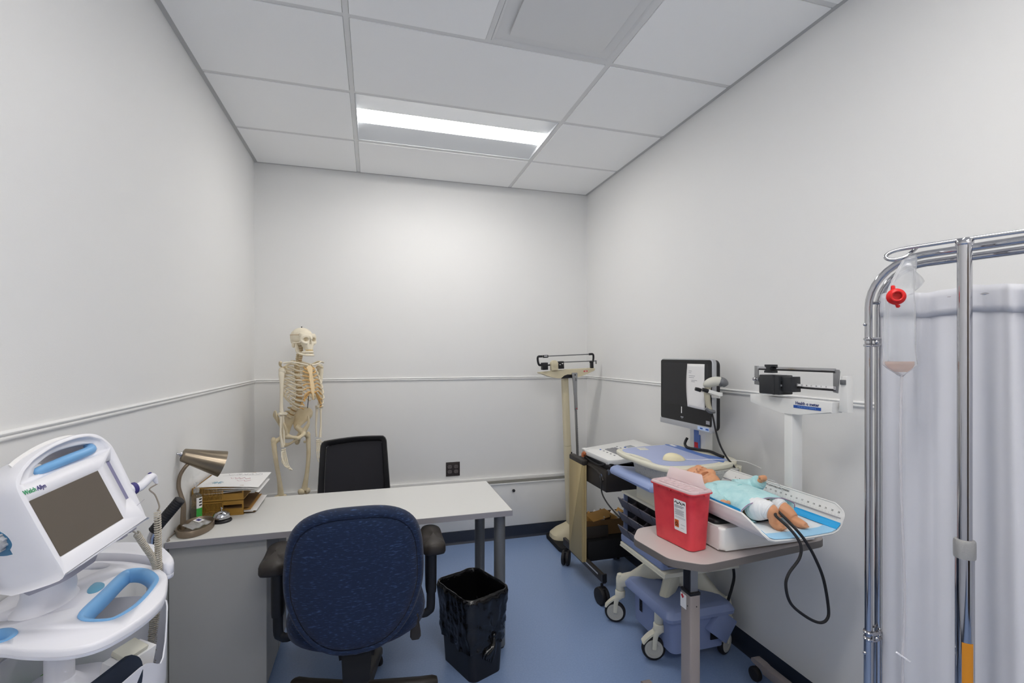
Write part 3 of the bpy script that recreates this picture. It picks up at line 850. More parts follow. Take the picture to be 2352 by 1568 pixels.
def vitals_monitor():
    Mx = MX(((.2216, -.8943, -.3887), (.968, .25, -.0232), (.1179, -.3711, .9211)))
    t = thing('vital_signs_monitor', 'white vital signs monitor with blank grey-brown screen and blue carry handle', 'monitor', (-.6176, 1.2772, 1.1811), rotm=Mx)
    T = MX.Rotation(R(90), 4, 'X')      # prism plane (x, z) with depth along -y: z0..z1 -> y = -z
    ol = [(-.086, -.104), (.135, -.0995), (.146, -.090), (.153, .0), (.156, .085), (.153, .115), (.135, .143), (.105, .157), (.06, .162), (.01, .158), (-.04, .146), (-.075, .128), (-.096, .104), (-.1, .05), (-.0985, -.09)]
    pts = []
    for i, p in enumerate(ol): pts.append(p)
    fine = spl(ol, 4)
    b = MB()
    def sc(k, y, sh=0): return [V((.028 + (x - .028) * k, y, .02 + (z - .02) * k + sh)) for x, z in fine]
    b.loft([sc(.955, .0005), sc(.985, .002), sc(1, .009), sc(1.0, .03), sc(.985, .07), sc(.95, .115), (sc(.86, .15)), sc(.7, .16)][::-1])
    o = b.build('body', M_WHITE, t, ang=50)
    hole = spl([(-.034, .1075), (.04, .1085), (.110, .1075), (.121, .118), (.121, .128), (.10, .134), (.06, .139), (.02, .139), (-.018, .130), (-.037, .118)], 4)
    c1 = MB(); c1.loft([[V((x, y, z)) for x, z in scale_poly(hole, k)] for k, y in ((1.02, -.02), (1.0, .02), (.98, .2))])
    c2 = MB(); c2.loft([[V((x, y, z)) for x, z in rrect(w, h, .004, 3)] for w, h, y in ((.188, .145, -.004), (.1725, .1295, .0042))])
    c3 = MB(); c3.loft([[V((x, y, z)) for x, z in rrect(.0145, .104, .001, 2, .1212, .0235)] for y in (-.01, .007)])
    # hollow upper face round the handle
    dip = spl([(-.080, .098), (.02, .100), (.13, .098), (.140, .11), (.132, .130), (.10, .1475), (.055, .152), (.01, .149), (-.04, .137), (-.072, .118)], 4)
    c4 = MB(); c4.loft([[V((x, y, z)) for x, z in scale_poly(dip, k)] for k, y in ((1.03, -.01), (.99, .006), (.88, .012), (.8, .013))])
    o = cut(o, c4, c1, c2, c3)
    b = MB(); b.tube([(-.033, .022, .114), (-.020, .014, .1135), (.04, .010, .1145), (.10, .012, .115), (.116, .018, .120), (.119, .028, .130)], [.006, .0095, .0105, .0105, .0095, .007], 12, n=5)
    b.build('carry_handle', M_GREENBLU, t, label='light blue grip bar of the carry handle')
    b = MB(); b.box((0, .0040, 0), (.1715, .0024, .1285)); b.build('screen', M_SCREENB, t)
    b = MB(); b.box((.1212, .0060, .0235), (.0140, .003, .1035)); b.build('side_slot', mat('violet_grey_plastic', '8482a0', .5), t, label='grey strip beside the screen')
    # alarm light along the top of the arch
    ar = [(-.055, .1415), (-.03, .150), (.01, .159), (.05, .163), (.09, .161), (.118, .153)]
    b = MB(); b.tube([(x, .034, z + .0005) for x, z in spl(ar, 5, False)], .006, 8, flat=.35, up=(0, 1, 0)); b.build('alarm_light', M_PAPER, t)
    TT = MX.Translation(V((-.0685, -.0006, .0815))) @ MX.Rotation(R(90), 4, 'X')
    text('logo', 'Welch', .0135, MX.Translation(V((-.0915, -.0003, .0825))) @ MX.Rotation(R(2), 4, 'Y') @ MX.Rotation(R(90), 4, 'X'), M_GREENI, t, .0002, 'LEFT', .0002, .72, 'green lettering reading Welch')
    text('logo', 'Allyn', .0135, MX.Translation(V((-.0635, -.0003, .0810))) @ MX.Rotation(R(2), 4, 'Y') @ MX.Rotation(R(90), 4, 'X'), M_PURPLE, t, .0002, 'LEFT', .0002, .72, 'dark blue lettering reading Allyn')
    # seam on the lower right
    b = MB(); b.box((.148, -.0002, -.052), (.03, .0008, .0006), (0, R(-8), 0)); b.build('seam', M_GREYPL, t)
    # connector recess on the near side
    S = MX(((0, 0, -1, 0), (1, 0, 0, 0), (0, 1, 0, 0), (0, 0, 0, 1)))   # (u,v,w) -> y=u, z=v, x=-w
    S = MX.Translation(V((-.096, 0, 0))) @ S
    rec = spl([(.035, .0), (.04, .03), (.06, .052), (.09, .055), (.115, .045), (.115, -.0), (.09, -.018), (.06, -.022), (.043, -.014)], 4)
    b = MB(); b.prism(rec, -.0075, .0022, S, bev=.0015); b.build('connector_panel', M_BLUED, t, label='mid blue panel on the side')
    b = MB(); b.prism(scale_poly(rec, .62), .0015, .003, S @ MX.Translation(V((.012, -.004, 0))), bev=.0008); b.build('connector_well', M_BLUED, t)
    b = MB(); F = S @ MX.Translation(V((.085, .012, 0)))
    b.lathe([(.018, .0), (.018, .014), (.0165, .017), (.006, .019), (0, .019)], (0, 0, 0), F, 18)
    for k in range(10):
        a = 2 * pi * k / 10; b.lathe([(.003, 0), (.003, .013), (0, .0135)], (0, 0, 0), F @ MX.Translation(V((.018 * cos(a), .018 * sin(a), 0))), 6)
    b.build('connector_knob', M_SILVER, t)
    # bottom mounting wedge
    b = MB(); b.loft([[V((x, y, z)) for x, y in rrect(w, .1, .02, 5, .0, cy)] for w, cy, z in ((.12, .098, -.088), (.11, .105, -.112), (.09, .11, -.125))]); b.build('mount_plate', M_GREYPL, t)
    b = MB(); b.box((.105, .02, -.102), (.02, .02, .006), bev=.002); b.box((.075, .02, -.104), (.018, .02, .006), bev=.002); b.build('port', M_GREYPL, t)
    # thermometer probe in its well and the two coiled cords
    b = MB(); b.tube([(.148, .015, -.012), (.156, .012, -.013)], .0145, 14); b.build('probe_well', M_WHITE, t)
    b = MB(); b.tube([(.154, .012, -.013), (.164, .010, -.0145)], .0155, 16); b.build('probe_collar', M_PURPLE, t, label='dark blue collar of the thermometer probe')
    b = MB(); b.tube([(.160, .010, -.014), (.172, .005, -.017), (.190, .0, -.013), (.207, -.002, -.008), (.219, -.002, -.010), (.2235, 0, -.026), (.223, 0, -.032)], [.0115, .0115, .0105, .0105, .009, .005, .003], 14, n=5)
    pb = b.build('thermometer_probe', M_WHITE, t)
    b = MB(); b.ball((.213, -.003, .002), (.0055, .0045, .003), 10, 6); b.build('probe_button', M_PURPLE, pb)
    W = WM[t.name].inverted()
    def coil(path, r, pitch, wire, n):
        P = catmull(path, n); out = []; acc = 0
        F = None
        for i, p in enumerate(P):
            tg = (P[min(i + 1, len(P) - 1)] - P[max(i - 1, 0)]).normalized()
            x = V((0, 1, 0)) - tg * tg.y; x.normalize(); y = tg.cross(x)
            if i: acc += (p - P[i - 1]).length / pitch * 2 * pi
            out.append(p + x * r * cos(acc) + y * r * sin(acc))
        return out
    lead = [W @ V(p) for p in ((-.566, 1.474, 1.170), (-.556, 1.478, 1.155), (-.550, 1.480, 1.138), (-.545, 1.478, 1.120), (-.548, 1.474, 1.110))]
    b = MB(); b.tube([(.223, 0, -.032)] + lead, .0018, 6, n=4); b.build('probe_lead', M_CORD, t)
    path = [(-.548, 1.474, 1.11), (-.548, 1.478, 1.04), (-.552, 1.492, .965), (-.555, 1.512, .93)]
    b = MB(); b.tube([W @ p for p in coil(path, .0072, .0062, 0, 90)], .0019, 5); b.build('coiled_cord', M_COIL, t)
    path = [(-.575, 1.425, 1.072), (-.567, 1.45, 1.03), (-.560, 1.483, .98), (-.560, 1.505, .935)]
    b = MB(); b.tube([W @ p for p in coil(path, .0068, .0058, 0, 90)], .0019, 5)
    b.tube([W @ V(p) for p in ((-.592, 1.41, 1.093), (-.582, 1.418, 1.082), (-.575, 1.425, 1.072))], .002, 6, n=3); b.build('coiled_cord', M_COIL, t)
    path = [(-.555, 1.512, .93), (-.558, 1.524, .86), (-.566, 1.532, .74), (-.574, 1.53, .56), (-.58, 1.528, .40)]
    b = MB(); b.tube([W @ p for p in coil(path, .0092, .0058, 0, 150)], .0021, 5); b.build('coiled_cord', M_COIL, t)
    path = [(-.560, 1.505, .93), (-.568, 1.52, .86), (-.583, 1.532, .72), (-.592, 1.535, .52), (-.596, 1.535, .40)]
    b = MB(); b.tube([W @ p for p in coil(path, .0092, .0058, 0, 150)], .0021, 5); b.build('coiled_cord', M_COIL, t)
    return t
vitals_monitor()

# things lying in the stand's bin
def bin_things():
    t = thing('glove_box', 'small white cardboard box standing in the stand bin', 'box', (-.585, 1.395, .672), R(-25))
    MB().box((0, 0, .06), (.05, .10, .12), (0, R(12), 0), bev=.002).build('carton', M_PAPER, t)
    MB().box((.012, .0, .126), (.045, .06, .014), (0, R(20), 0), bev=.003).build('flap', M_CREAM, t)
    b = MB()
    def fn(u, v):
        a = (v - .5) * 3.4
        return (-.588 + .03 * u + .02 * sin(a) - .02 * (1 - u), 1.278 + .075 * u + .01 * sin(a * 2), .757 + .026 * cos(a) - .10 * abs(v - .5) ** 1.5 + .02 * u)
    b.sheet(fn, 10, 16, .008)
    tag(b.build('pressure_cuff', mat('cuff_navy', '1a2536', .7, bump=(200, .2))), 'dark navy blood pressure cuff folded over the front of the stand bin', 'cuff')
    b = MB(); b.box((-.60, 1.445, .712), (.035, .06, .08), (R(8), R(14), R(10)), bev=.006)
    tag(b.build('blue_pouch', mat('royal_blue_vinyl', '24459c', .4)), 'small royal blue pouch at the back of the stand bin', 'pouch')
    b = MB(); b.box((-.765, 1.46, .700), (.06, .10, .045), (0, R(-6), R(20)), bev=.012)
    tag(b.build('green_packet', mat('green_packet', '5fae46', .5)), 'green packet lying in the left of the stand bin', 'packet')
bin_things()

# chrome cane with a black foam grip, behind the stand
def cane():
    t = thing('walking_cane', 'chrome cane with an angled black foam grip standing behind the monitor stand', 'cane', (-.764, 2.0, 0))
    b = MB(); b.tube([(-.764, 2.0, .42), (-.764, 2.0, .845), (-.762, 2.0, .872), (-.752, 2.0, .898), (-.745, 2.0, .908)], .0125, 14); b.build('shaft', M_CHROME, t, world=True)
    b = MB(); b.cyl((-.764, 2.0, .02), (-.764, 2.0, .42), .0145, seg=16); b.build('lower_tube', M_ALU, t, world=True)
    b = MB(); b.cyl((-.764, 2.0, .40), (-.764, 2.0, .435), .0195, seg=16, bev=.003); b.build('collar', M_RUBBER, t, world=True)
    d = V((.678 - .756, 0, 0)) ; a, e = V((-.756, 2.0, .893)), V((-.672, 2.0, 1.0)); pts = [a + (e - a) * (i / 48) for i in range(49)]
    b = MB(); b.tube(pts, [.0155 if i in (0, 48) else (.0178 + (.0007 if i % 3 else -.0006)) for i in range(49)], 16); b.build('foam_grip', M_RUBBER, t, world=True)
    b = MB(); b.cyl((-.764, 2.0, 0), (-.764, 2.0, .035), .021, .017, 16, bev=.003); b.build('rubber_tip', M_RUBBER, t, world=True)
cane()
# ---------------------------------------------------------------- things on the desk
def desk_lamp():
    c = V((-.768, 2.465, ZD))
    t = thing('desk_lamp', 'brushed nickel desk lamp with a conical shade and oval base at the desk corner', 'lamp', c)
    def ell(k, z, n=36): return [V((.068 * k * cos(2 * pi * i / n), .112 * k * sin(2 * pi * i / n), z)) for i in range(n)]
    MB().loft([ell(.95, 0), ell(1, .002), ell(1, .026), ell(.985, .028), ell(.955, .028), ell(.93, .024), ell(.9, .013), ell(.8, .011), ell(.1, .011)]).build('base', M_NICKELP, t, ang=50)
    b = MB(); b.tube([(-.048, -.005, .011), (-.048, -.005, .06), (-.047, -.005, .12), (-.058, -.004, .165), (-.066, -.002, .20), (-.063, .002, .245), (-.045, .01, .282), (-.028, .02, .300)], [.012, .011, .0098, .0085, .0082, .008, .0078, .0075], 14, n=6); b.build('gooseneck', M_NICKELP, t)
    a = V((-.058, .012, .338)); ax = V((.86, .34, -.37)).normalized(); F = frame(ax)
    b = MB(); b.lathe([(.0, 0), (.024, 0), (.0285, .003), (.030, .008), (.0605, .168), (.0595, .168), (.029, .012), (.0, .01)], a, F, 40)
    sh = b.build('shade', M_NICKEL, t, ang=50)
    b = MB()
    for k in range(6):
        an = 2 * pi * k / 6
        p = a + F.to_3x3() @ V((.018 * cos(an), .018 * sin(an), -.0003)); b.cyl(p, p + ax * .001, .0035, seg=8)
    b.build('vent_hole', M_VOID, sh)
    b = MB(); b.cyl(a - ax * .008, a + ax * .002, .0105, seg=14); b.cyl(a - ax * .022, a - ax * .006, .0042, .005, seg=10, bev=.001); b.build('switch', M_CHROME, t)
    b = MB(); b.cyl(a + ax * .012, a + ax * .06, .014, seg=14); b.ball((0, 0, 0), (.022, .022, .03), 14, 9, MX.Translation(a + ax * .085) @ F); b.build('bulb', M_PAPER, t)
    b = MB(); b.tube([(-.066, -.03, .008), (-.072, -.07, .004), (-.071, -.10, .003), (-.06, -.12, .003), (-.067, -.128, .002)], .0025, 6, n=5); b.cyl((-.066, -.022, .012), (-.072, -.03, .01), .006, seg=10); b.build('cord', M_CORD, t)
    # clear packet lying in the base tray
    p = thing('clear_packet', 'small clear plastic packet with a printed label lying in the lamp base', 'packet', (-.765, 2.468, ZD + .014), R(62))
    b = MB(); b.sheet(lambda u, v: (-.05 + .1 * u, -.03 + .06 * v, .004 + .010 * sin(u * 3.1) * sin(v * 3.1) + .014 * v + .003 * sin(u * 14)), 14, 8, .0008); b.build('pouch', M_CLEAR, p, ang=180)
    MB().box((.012, .002, .0235), (.034, .03, .0006), (R(14), R(0), R(4))).build('label', M_LABEL, p)
    MB().box((.014, .004, .0242), (.02, .018, .0005), (R(14), 0, R(4))).build('print', M_PURPLE, p)
desk_lamp()

def service_bell():
    t = thing('service_bell', 'chrome push bell on a black round base on the desk', 'bell', (-.690, 2.556, ZD))
    MB().lathe([(0, 0), (.042, 0), (.044, .003), (.043, .008), (.034, .015), (.028, .018), (0, .018)], seg=32).build('base', M_BLACK, t)
    MB().lathe([(.0375, .0175), (.0385, .0185), (.0375, .026), (.033, .036), (.024, .045), (.013, .0505), (0, .0515)], seg=32).build('dome', M_CHROME, t, ang=60)
    MB().lathe([(.0025, .048), (.0025, .058), (.005, .060), (.0055, .064), (.003, .067), (0, .0675)], seg=14).build('button', M_CHROME, t)
service_bell()

def letter_tray(z, label):
    x0, x1, y0, y1, h = -.838, -.6155, 2.637, 2.905, .071
    t = thing('letter_tray', label, 'letter tray', ((x0 + x1) / 2, (y0 + y1) / 2, z), group=None)
    b = MB(); b.box(((x0 + x1) / 2, (y0 + y1) / 2, z + .002), (x1 - x0, y1 - y0, .0035)); b.build('floor_panel', M_OCHRE, t, world=True)
    for y, nm in ((y0, 'side_panel'), (y1, 'side_panel')):
        b = MB()
        b.box(((x0 + x1) / 2, y, z + .0045), (x1 - x0, .005, .008)); b.box(((x0 + x1) / 2, y, z + h - .003), (x1 - x0, .006, .006), bev=.001)
        xs = x1 - .092
        b.box((xs, y, z + h / 2), (.006, .006, h - .002)); b.box((x1 - .003, y, z + h / 2), (.006, .0065, h - .001)); b.box((x0 + .004, y, z + h / 2), (.008, .005, h - .002))
        b.box(((xs + x1) / 2, y, z + .0175), (x1 - xs, .003, .026)); b.box(((xs + x1) / 2, y, z + .031), (x1 - xs, .006, .004)); b.box(((xs + x1) / 2, y, z + h - .011), (x1 - xs, .003, .012)); b.box(((xs + x1) / 2, y, z + h - .0165), (x1 - xs, .006, .003))
        b.box(((x0 + xs) / 2, y, z + .026), (xs - x0, .003, .0025))
        sp = b.build(nm, M_OCHRE, t, world=True)
        b = MB(); n = 21
        for k in range(n):
            x = x0 + .010 + (xs - x0 - .014) * k / (n - 1); b.box((x, y, z + h / 2), (.0033, .0035, h - .01))
        b.build('slats', M_OCHRE, sp, world=True, kind='stuff')
    b = MB(); b.box((x0 + .002, (y0 + y1) / 2, z + h * .5), (.004, y1 - y0, h - .004)); b.build('end_panel', M_OCHRE, t, world=True)
letter_tray(ZD, 'ochre plastic letter tray with slatted sides, lower one of the two, on the desk')
letter_tray(ZD + .074, 'ochre plastic letter tray heaped with white papers, upper one of the two')

def papers():
    zt = ZD + .074
    pts = [(-.823, 2.641), (-.552, 2.565), (-.537, 2.745), (-.80, 2.90)]
    labs = ['topmost sheet of drawings on the upper letter tray, marked with faint sketches', 'second white sheet just under the drawings on the upper letter tray', 'third white sheet under the drawings, curled down at its corner', 'lowest white sheet of the pile sticking out of the upper tray']
    for k in range(4):
        ox, oy, z = (.0, -.006, -.010, -.004)[k], (.004, -.0, .008, -.006)[k], zt + (.0715, .066, .0585, .050)[k]
        def fn(u, v, k=k, ox=ox, oy=oy, z=z):
            x = -.826 + .285 * u + ox; y = 2.644 + (.258 if k < 2 else .25) * v + oy - .055 * u * (1 - v) * (1 if k < 3 else .3)
            dz = -.014 * max(0, u - .75) ** 2 * 16 * (k * .35 + .25) - .004 * (1 - u) * k
            if y < 2.642: dz += .0
            return (x, y, z + dz + .002 * sin(5 * u + k))
        t = thing('paper_sheet', labs[k], 'paper', (-.70, 2.76, z))
        b = MB(); b.sheet(fn, 12, 10, .0011); s = b.build('sheet', M_PAPER, t, world=True, ang=60)
        if k == 0:
            def ink(name, m, strokes, w=.0011):
                bb = MB()
                for st in strokes:
                    P = catmull([V(fn(u, v)) + V((0, 0, .0008)) for u, v in st], 4)
                    bb.tube(P, w, 4, flat=.3)
                bb.build(name, m, s, world=True)
            ink('sketch', M_INKG, [[(.3, .9), (.34, .82), (.4, .9)], [(.44, .82), (.47, .9), (.5, .82), (.52, .9)], [(.56, .9), (.6, .82), (.62, .9)], [(.66, .83), (.7, .9), (.72, .82)], [(.22, .8), (.5, .8), (.85, .78), (.86, .9)], [(.75, .9), (.8, .83), (.84, .9)]])
            ink('red_scribble', mat('pale_red_pencil', 'c08a94', .8), [[(.4, .62), (.44, .54), (.48, .62), (.5, .52), (.55, .6), (.58, .5), (.63, .6), (.68, .5), (.74, .56)], [(.55, .42), (.6, .36), (.66, .43), (.7, .35), (.78, .42)]])
            ink('blue_sketch', mat('pale_blue_pencil', '8fb4c4', .8), [[(.2, .34), (.27, .28), (.34, .34)], [(.2, .22), (.27, .28), (.34, .22)], [(.24, .36), (.26, .28), (.24, .2)], [(.31, .36), (.29, .28), (.31, .2)], [(.18, .28), (.37, .28)]], .002)
    # lower tray
    t = thing('manila_folder', 'brown folder of papers jutting from the lower letter tray', 'folder', (-.70, 2.76, ZD + .01))
    for k, (m, z, o) in enumerate(((M_CARD, ZD + .007, 0), (M_PAPER, ZD + .011, -.01), (M_PAPER, ZD + .016, .006), (M_ENV, ZD + .024, -.02), (M_CARD, ZD + .034, -.028))):
        b = MB(); b.sheet(lambda u, v: (-.828 + (.262 + o) * u, 2.645 + .25 * v + .0 * u, z + (.020 - .002 * k) * max(0, u - .55) ** 1 * (v) + .002 * sin(9 * u + k)), 10, 6, .0016)
        b.build(('cover', 'page', 'page', 'divider', 'cover')[k], m, t, world=True)
papers()

def sanitizer():
    t = thing('pump_bottle', 'clear pump bottle with a green and white label beside the letter trays', 'bottle', (-.8085, 2.602, ZD))
    MB().lathe([(0, 0), (.021, 0), (.0235, .003), (.0235, .105), (.021, .118), (.012, .128), (.010, .132), (.010, .14)], seg=26).build('flask', M_CAP, t, ang=50)
    MB().lathe([(0, .002), (.0215, .002), (.0225, .004), (.0225, .062), (0, .0622)], seg=24).build('gel', M_LIQ, t, ang=50)
    MB().lathe([(.0125, .134), (.0125, .15), (.005, .152), (.004, .17), (.011, .171), (.011, .18), (0, .181)], seg=18).build('pump', M_CLEAR, t)
    def lab(u, v): 
        a = R(-72) + R(75) * u
        return (.0241 * cos(a), .0241 * sin(a), .012 + .05 * v)
    b = MB(); b.sheet(lab, 12, 2); b.build('label_green', M_GRNL, t)
    b = MB(); b.sheet(lambda u, v: tuple(V(lab(u, v)) + V((0, 0, .05))), 12, 2); b.build('label_white', M_LABEL, t)
    for k in range(3):
        b = MB(); b.sheet(lambda u, v: tuple(V(lab(.35 + u * .5, 0)) * 1.004 + V((0, 0, .060 + k * .014 + .007 * v))), 6, 1); b.build('print', M_INK, t)
sanitizer()
# ---------------------------------------------------------------- teaching skeleton behind the desk
def skeleton():
    O = V((-.475, 3.62, 0)); l = V((.72, .694, 0)); f = V((.694, -.72, 0))
    Mx = MX((l, -f, V((0, 0, 1)))).transposed()         # local x = its left, -y = facing, z = up
    t = thing('human_skeleton', 'life-size teaching skeleton standing behind the desk by the left wall', 'skeleton', O, rotm=Mx)
    def bone(name, m=M_BONE, ang=70, label=None):
        class B(MB):
            def done(s, parent=t): return s.build(name, m, parent, ang=ang, label=label)
        return B()
    # local coordinates: (a left, b back, z)
    HP = V((-.046, .045, 0))
    def remesh(o, vs=.003, it=4):
        md = o.modifiers.new('r', 'REMESH'); md.mode = 'VOXEL'; md.voxel_size = vs; md.use_smooth_shade = True
        sm = o.modifiers.new('s', 'SMOOTH'); sm.iterations = it; sm.factor = .5
        ms = list(o.data.materials); bake(o)
        if not o.data.materials:
            for m in ms: o.data.materials.append(m)
        return o
    # pelvis
    zs = -.055
    b = bone('pelvis'); b.T = MX.Translation(HP) @ MX.Diagonal((.82, 1, 1, 1))
    for s in (-1, 1):
        def il(u, v, s=s):     # iliac wing
            a = R(-25) + R(200) * u
            x = s * (.058 + v * (.050 + .040 * cos(a) + .012 * sin(a))); y = .035 - .070 * cos(a) * v + .006
            z = 1.015 + .135 * v * (.62 + .38 * sin(a)) - .02 * (1 - v)
            return (x + s * .018 * v * v, y - .02 * v * sin(a), z)
        b.sheet(il, 18, 8, .010 * s if s > 0 else .010)
        b.tube([(s * .052, .03, 1.02), (s * .078, .0, .99), (s * .085, -.02, .975), (s * .05, -.045, .962), (s * .012, -.058, .955)], [.018, .022, .024, .013, .014], 10, n=4)
        b.tube([(s * .085, .0, .975), (s * .075, .03, .935), (s * .058, .022, .905), (s * .04, -.02, .915), (s * .012, -.056, .945)], [.022, .017, .016, .009, .011], 10, n=4)
        b.tube([(s * .125, -.03, 1.09), (s * .112, -.045, 1.04), (s * .09, -.025, .99)], [.007, .012, .02], 8, n=4)
    b.tube([(-.014, -.058, .95), (.014, -.058, .95)], .014, 10)
    remesh(b.done(), .0032, 5)
    b = bone('sacrum'); b.T = MX.Translation(HP)
    b.loft([[V((x * w, y0 + y * d, z)) for x, y in rrect(1, 1, .35, 4)] for w, d, y0, z in ((.10, .045, .05, 1.09), (.105, .04, .062, 1.06), (.075, .03, .075, 1.01), (.04, .02, .07, .965), (.015, .012, .055, .94))]); b.done()
    # spine
    zl = [1.115 + .034 * k for k in range(5)]
    spine = [(-.046, .080, 1.09), (-.034, .052, 1.14), (-.014, .027, 1.2), (-.004, .025, 1.27), (0, .05, 1.36), (0, .055, 1.43), (0, .03, 1.49), (0, .018, 1.545), (0, .02, 1.585)]
    P = catmull(spine, 14)
    L = [0]
    for p, q in zip(P, P[1:]): L.append(L[-1] + (q - p).length)
    def at(s):
        s = max(0, min(s, .9999)) * L[-1]; k = max(i for i in range(len(L)) if L[i] <= s); g = (s - L[k]) / (L[k + 1] - L[k])
        return P[k].lerp(P[k + 1], g), (P[k + 1] - P[k]).normalized()
    n = 24; pos = []
    wts = [1.35] * 5 + [1.0] * 12 + [.62] * 7; tot = sum(wts); acc = 0
    for k in range(n):
        s = (acc + wts[k] / 2) / tot; acc += wts[k]; pos.append((s, wts[k] / tot * L[-1]))
    for k, (s, h) in enumerate(pos):
        p, d = at(s); F = MX.Translation(p) @ frame(d, (0, 1, 0))
        r = .0245 if k < 5 else (.0185 - .0003 * (k - 5) if k < 17 else .0145)
        b = bone('vertebra')
        b.lathe([(r * .9, -h * .40), (r, -h * .36), (r * .86, 0), (r, h * .30), (r * .9, h * .34)], (0, 0, 0), F, 14)
        sp = .045 if k < 5 else (.042 if k < 17 else .028)
        b.tube([p + V((0, r * .7, 0)), p + V((0, r + sp * .5, -.006 - (.012 if 5 <= k < 17 else 0))), p + V((0, r + sp, -.008 - (.025 if 5 <= k < 17 else 0)))], [.009, .006, .004], 6)
        tp = .038 if k < 5 else (.03 if k < 17 else .022)
        b.tube([p + V((-tp, r * .9 + .006, .003)), p + V((0, r * .8, 0)), p + V((tp, r * .9 + .006, .003))], [.0045, .008, .0045], 6)
        v = b.done()
        if k < 23:
            q, d2 = at(s + .5 * h / L[-1]); b = MB(); F2 = MX.Translation(q) @ frame(d2, (0, 1, 0)); b.lathe([(r * .86, -h * .13), (r * .9, 0), (r * .86, h * .13)], (0, 0, 0), F2, 12); b.build('disc', M_DISC, v)
    # rib cage
    zt = [at(pos[5 + 11 - i][0])[0] for i in range(12)]         # rib 1 at top
    W = [.055, .085, .102, .113, .12, .125, .128, .128, .124, .115, .095, .07]
    F_ = [.055, .075, .09, .10, .108, .113, .115, .112, .10, .085, .03, -.01]
    DR = [.035, .045, .055, .065, .075, .085, .10, .115, .125, .125, .085, .06]
    st_top, st_bot = V((0, -.072, 1.435)), V((0, -.108, 1.255))
    for i in range(12):
        v = zt[i]
        for s in (-1, 1):
            pts = [v + V((s * .02, .012, 0)), v + V((s * W[i] * .55, .05 - .012 * (i < 2), .002)), v + V((s * W[i] * .95, .02, -DR[i] * .3)), V((s * W[i], (v.y - F_[i]) * .35 + .0, v.z - DR[i] * .62))]
            if i < 10:
                pts += [V((s * W[i] * .82, v.y - F_[i] - .012, v.z - DR[i] * .92)), V((s * W[i] * .56, v.y - F_[i] - .036, v.z - DR[i]))]
            b = bone('rib', M_BONEL)
            b.tube(pts, [.0065] + [.0085] * (len(pts) - 2) + [.0085], 8, n=6, flat=.5, up=(0, 1, .0)); b.done()
            if i < 10:
                e = pts[-1]
                if i < 7:
                    g = st_top.lerp(st_bot, min(1, .06 + .15 * i)); ends = [e, V((s * .036, (e.y + g.y) / 2 - .008, (e.z + g.z) / 2 - .006 + .004 * i)), g + V((s * .012, 0, 0))]
                else:
                    g = V((s * (.045 + .012 * (i - 6)), -.094 + .006 * (i - 7), 1.262 - .028 * (i - 6))); ends = [e, (e + g) / 2 + V((0, -.008, -.006)), g, V((s * .018, -.108, 1.272))]
                c = bone('costal_cartilage', M_CART); c.tube(ends, .006, 8, n=5, flat=.7); c.done()
    b = bone('sternum', mat('sternum_bone', 'e8cfa4', .5))
    b.loft([[V((x * w, y0 + y * .011, z)) for x, y in rrect(1, 1, .4, 4)] for w, y0, z in ((.03, -.066, 1.452), (.052, -.070, 1.44), (.045, -.076, 1.42), (.026, -.084, 1.395), (.034, -.090, 1.36), (.03, -.095, 1.335), (.037, -.100, 1.31), (.034, -.104, 1.28), (.018, -.108, 1.258), (.014, -.108, 1.235), (.004, -.105, 1.215))]); b.done()
    for s in (-1, 1):
        b = bone('clavicle', M_BONEL); b.tube([(s * .018, -.07, 1.452), (s * .06, -.082, 1.462), (s * .11, -.05, 1.475), (s * .14, -.03, 1.472), (s * .158, -.015, 1.468)], [.010, .0065, .006, .0075, .008], 8, n=5, flat=.8); b.done()
        b = bone('scapula')
        tri = [(s * .075, .085, 1.44), (s * .085, .105, 1.30), (s * .15, .035, 1.405)]
        def sc(u, v, tri=tri):
            a = V(tri[0]).lerp(V(tri[1]), v); c = V(tri[2]); q = a.lerp(c, u * .98); q.y += .012 * sin(u * 3.1) * sin(v * 3.1 + .3); return q
        b.sheet(sc, 8, 8, .005)
        b.tube([(s * .08, .092, 1.43), (s * .12, .075, 1.45), (s * .150, .03, 1.475), (s * .163, .0, 1.47)], [.004, .008, .010, .008], 8, n=4, flat=.6)
        b.tube([(s * .14, .035, 1.43), (s * .13, .0, 1.445), (s * .145, -.03, 1.43)], [.008, .007, .006], 8, n=3)
        b.ball((s * .152, .025, 1.418), (.010, .016, .02), 10, 7); b.done()
        dz = 0 if s < 0 else .022                                       # its left arm hangs a touch higher
        ox = s * .156
        AT = None
        if s > 0: AT = MX(((1, 0, .075, -.075 * 1.42), (0, 1, 0, 0), (0, 0, 1, 0), (0, 0, 0, 1)))
        b = bone('humerus', M_BONEL); b.T = AT; b.tube([(ox - s * .008, .012, 1.418 + dz), (ox, .008, 1.395 + dz), (ox + s * .002, .004, 1.33 + dz), (ox + s * .004, .004, 1.22 + dz), (ox + s * .004, .004, 1.16 + dz), (ox + s * .002, .0, 1.128 + dz)], [.014, .019, .0125, .0105, .012, .013], 12, n=5)
        b.ball((ox - s * .008, .010, 1.415 + dz), .0225, 14, 10); b.tube([(ox - .026, .0, 1.128 + dz), (ox + .026, .0, 1.128 + dz)], [.011, .013], 10); b.done()
        b = bone('ulna', M_BONEL); b.T = AT; b.tube([(ox - s * .010, .018, 1.135 + dz), (ox - s * .010, .010, 1.105 + dz), (ox - s * .014, .004, 1.0 + dz), (ox - s * .010, -.004, .915 + dz)], [.010, .010, .0065, .006], 9, n=5); b.done()
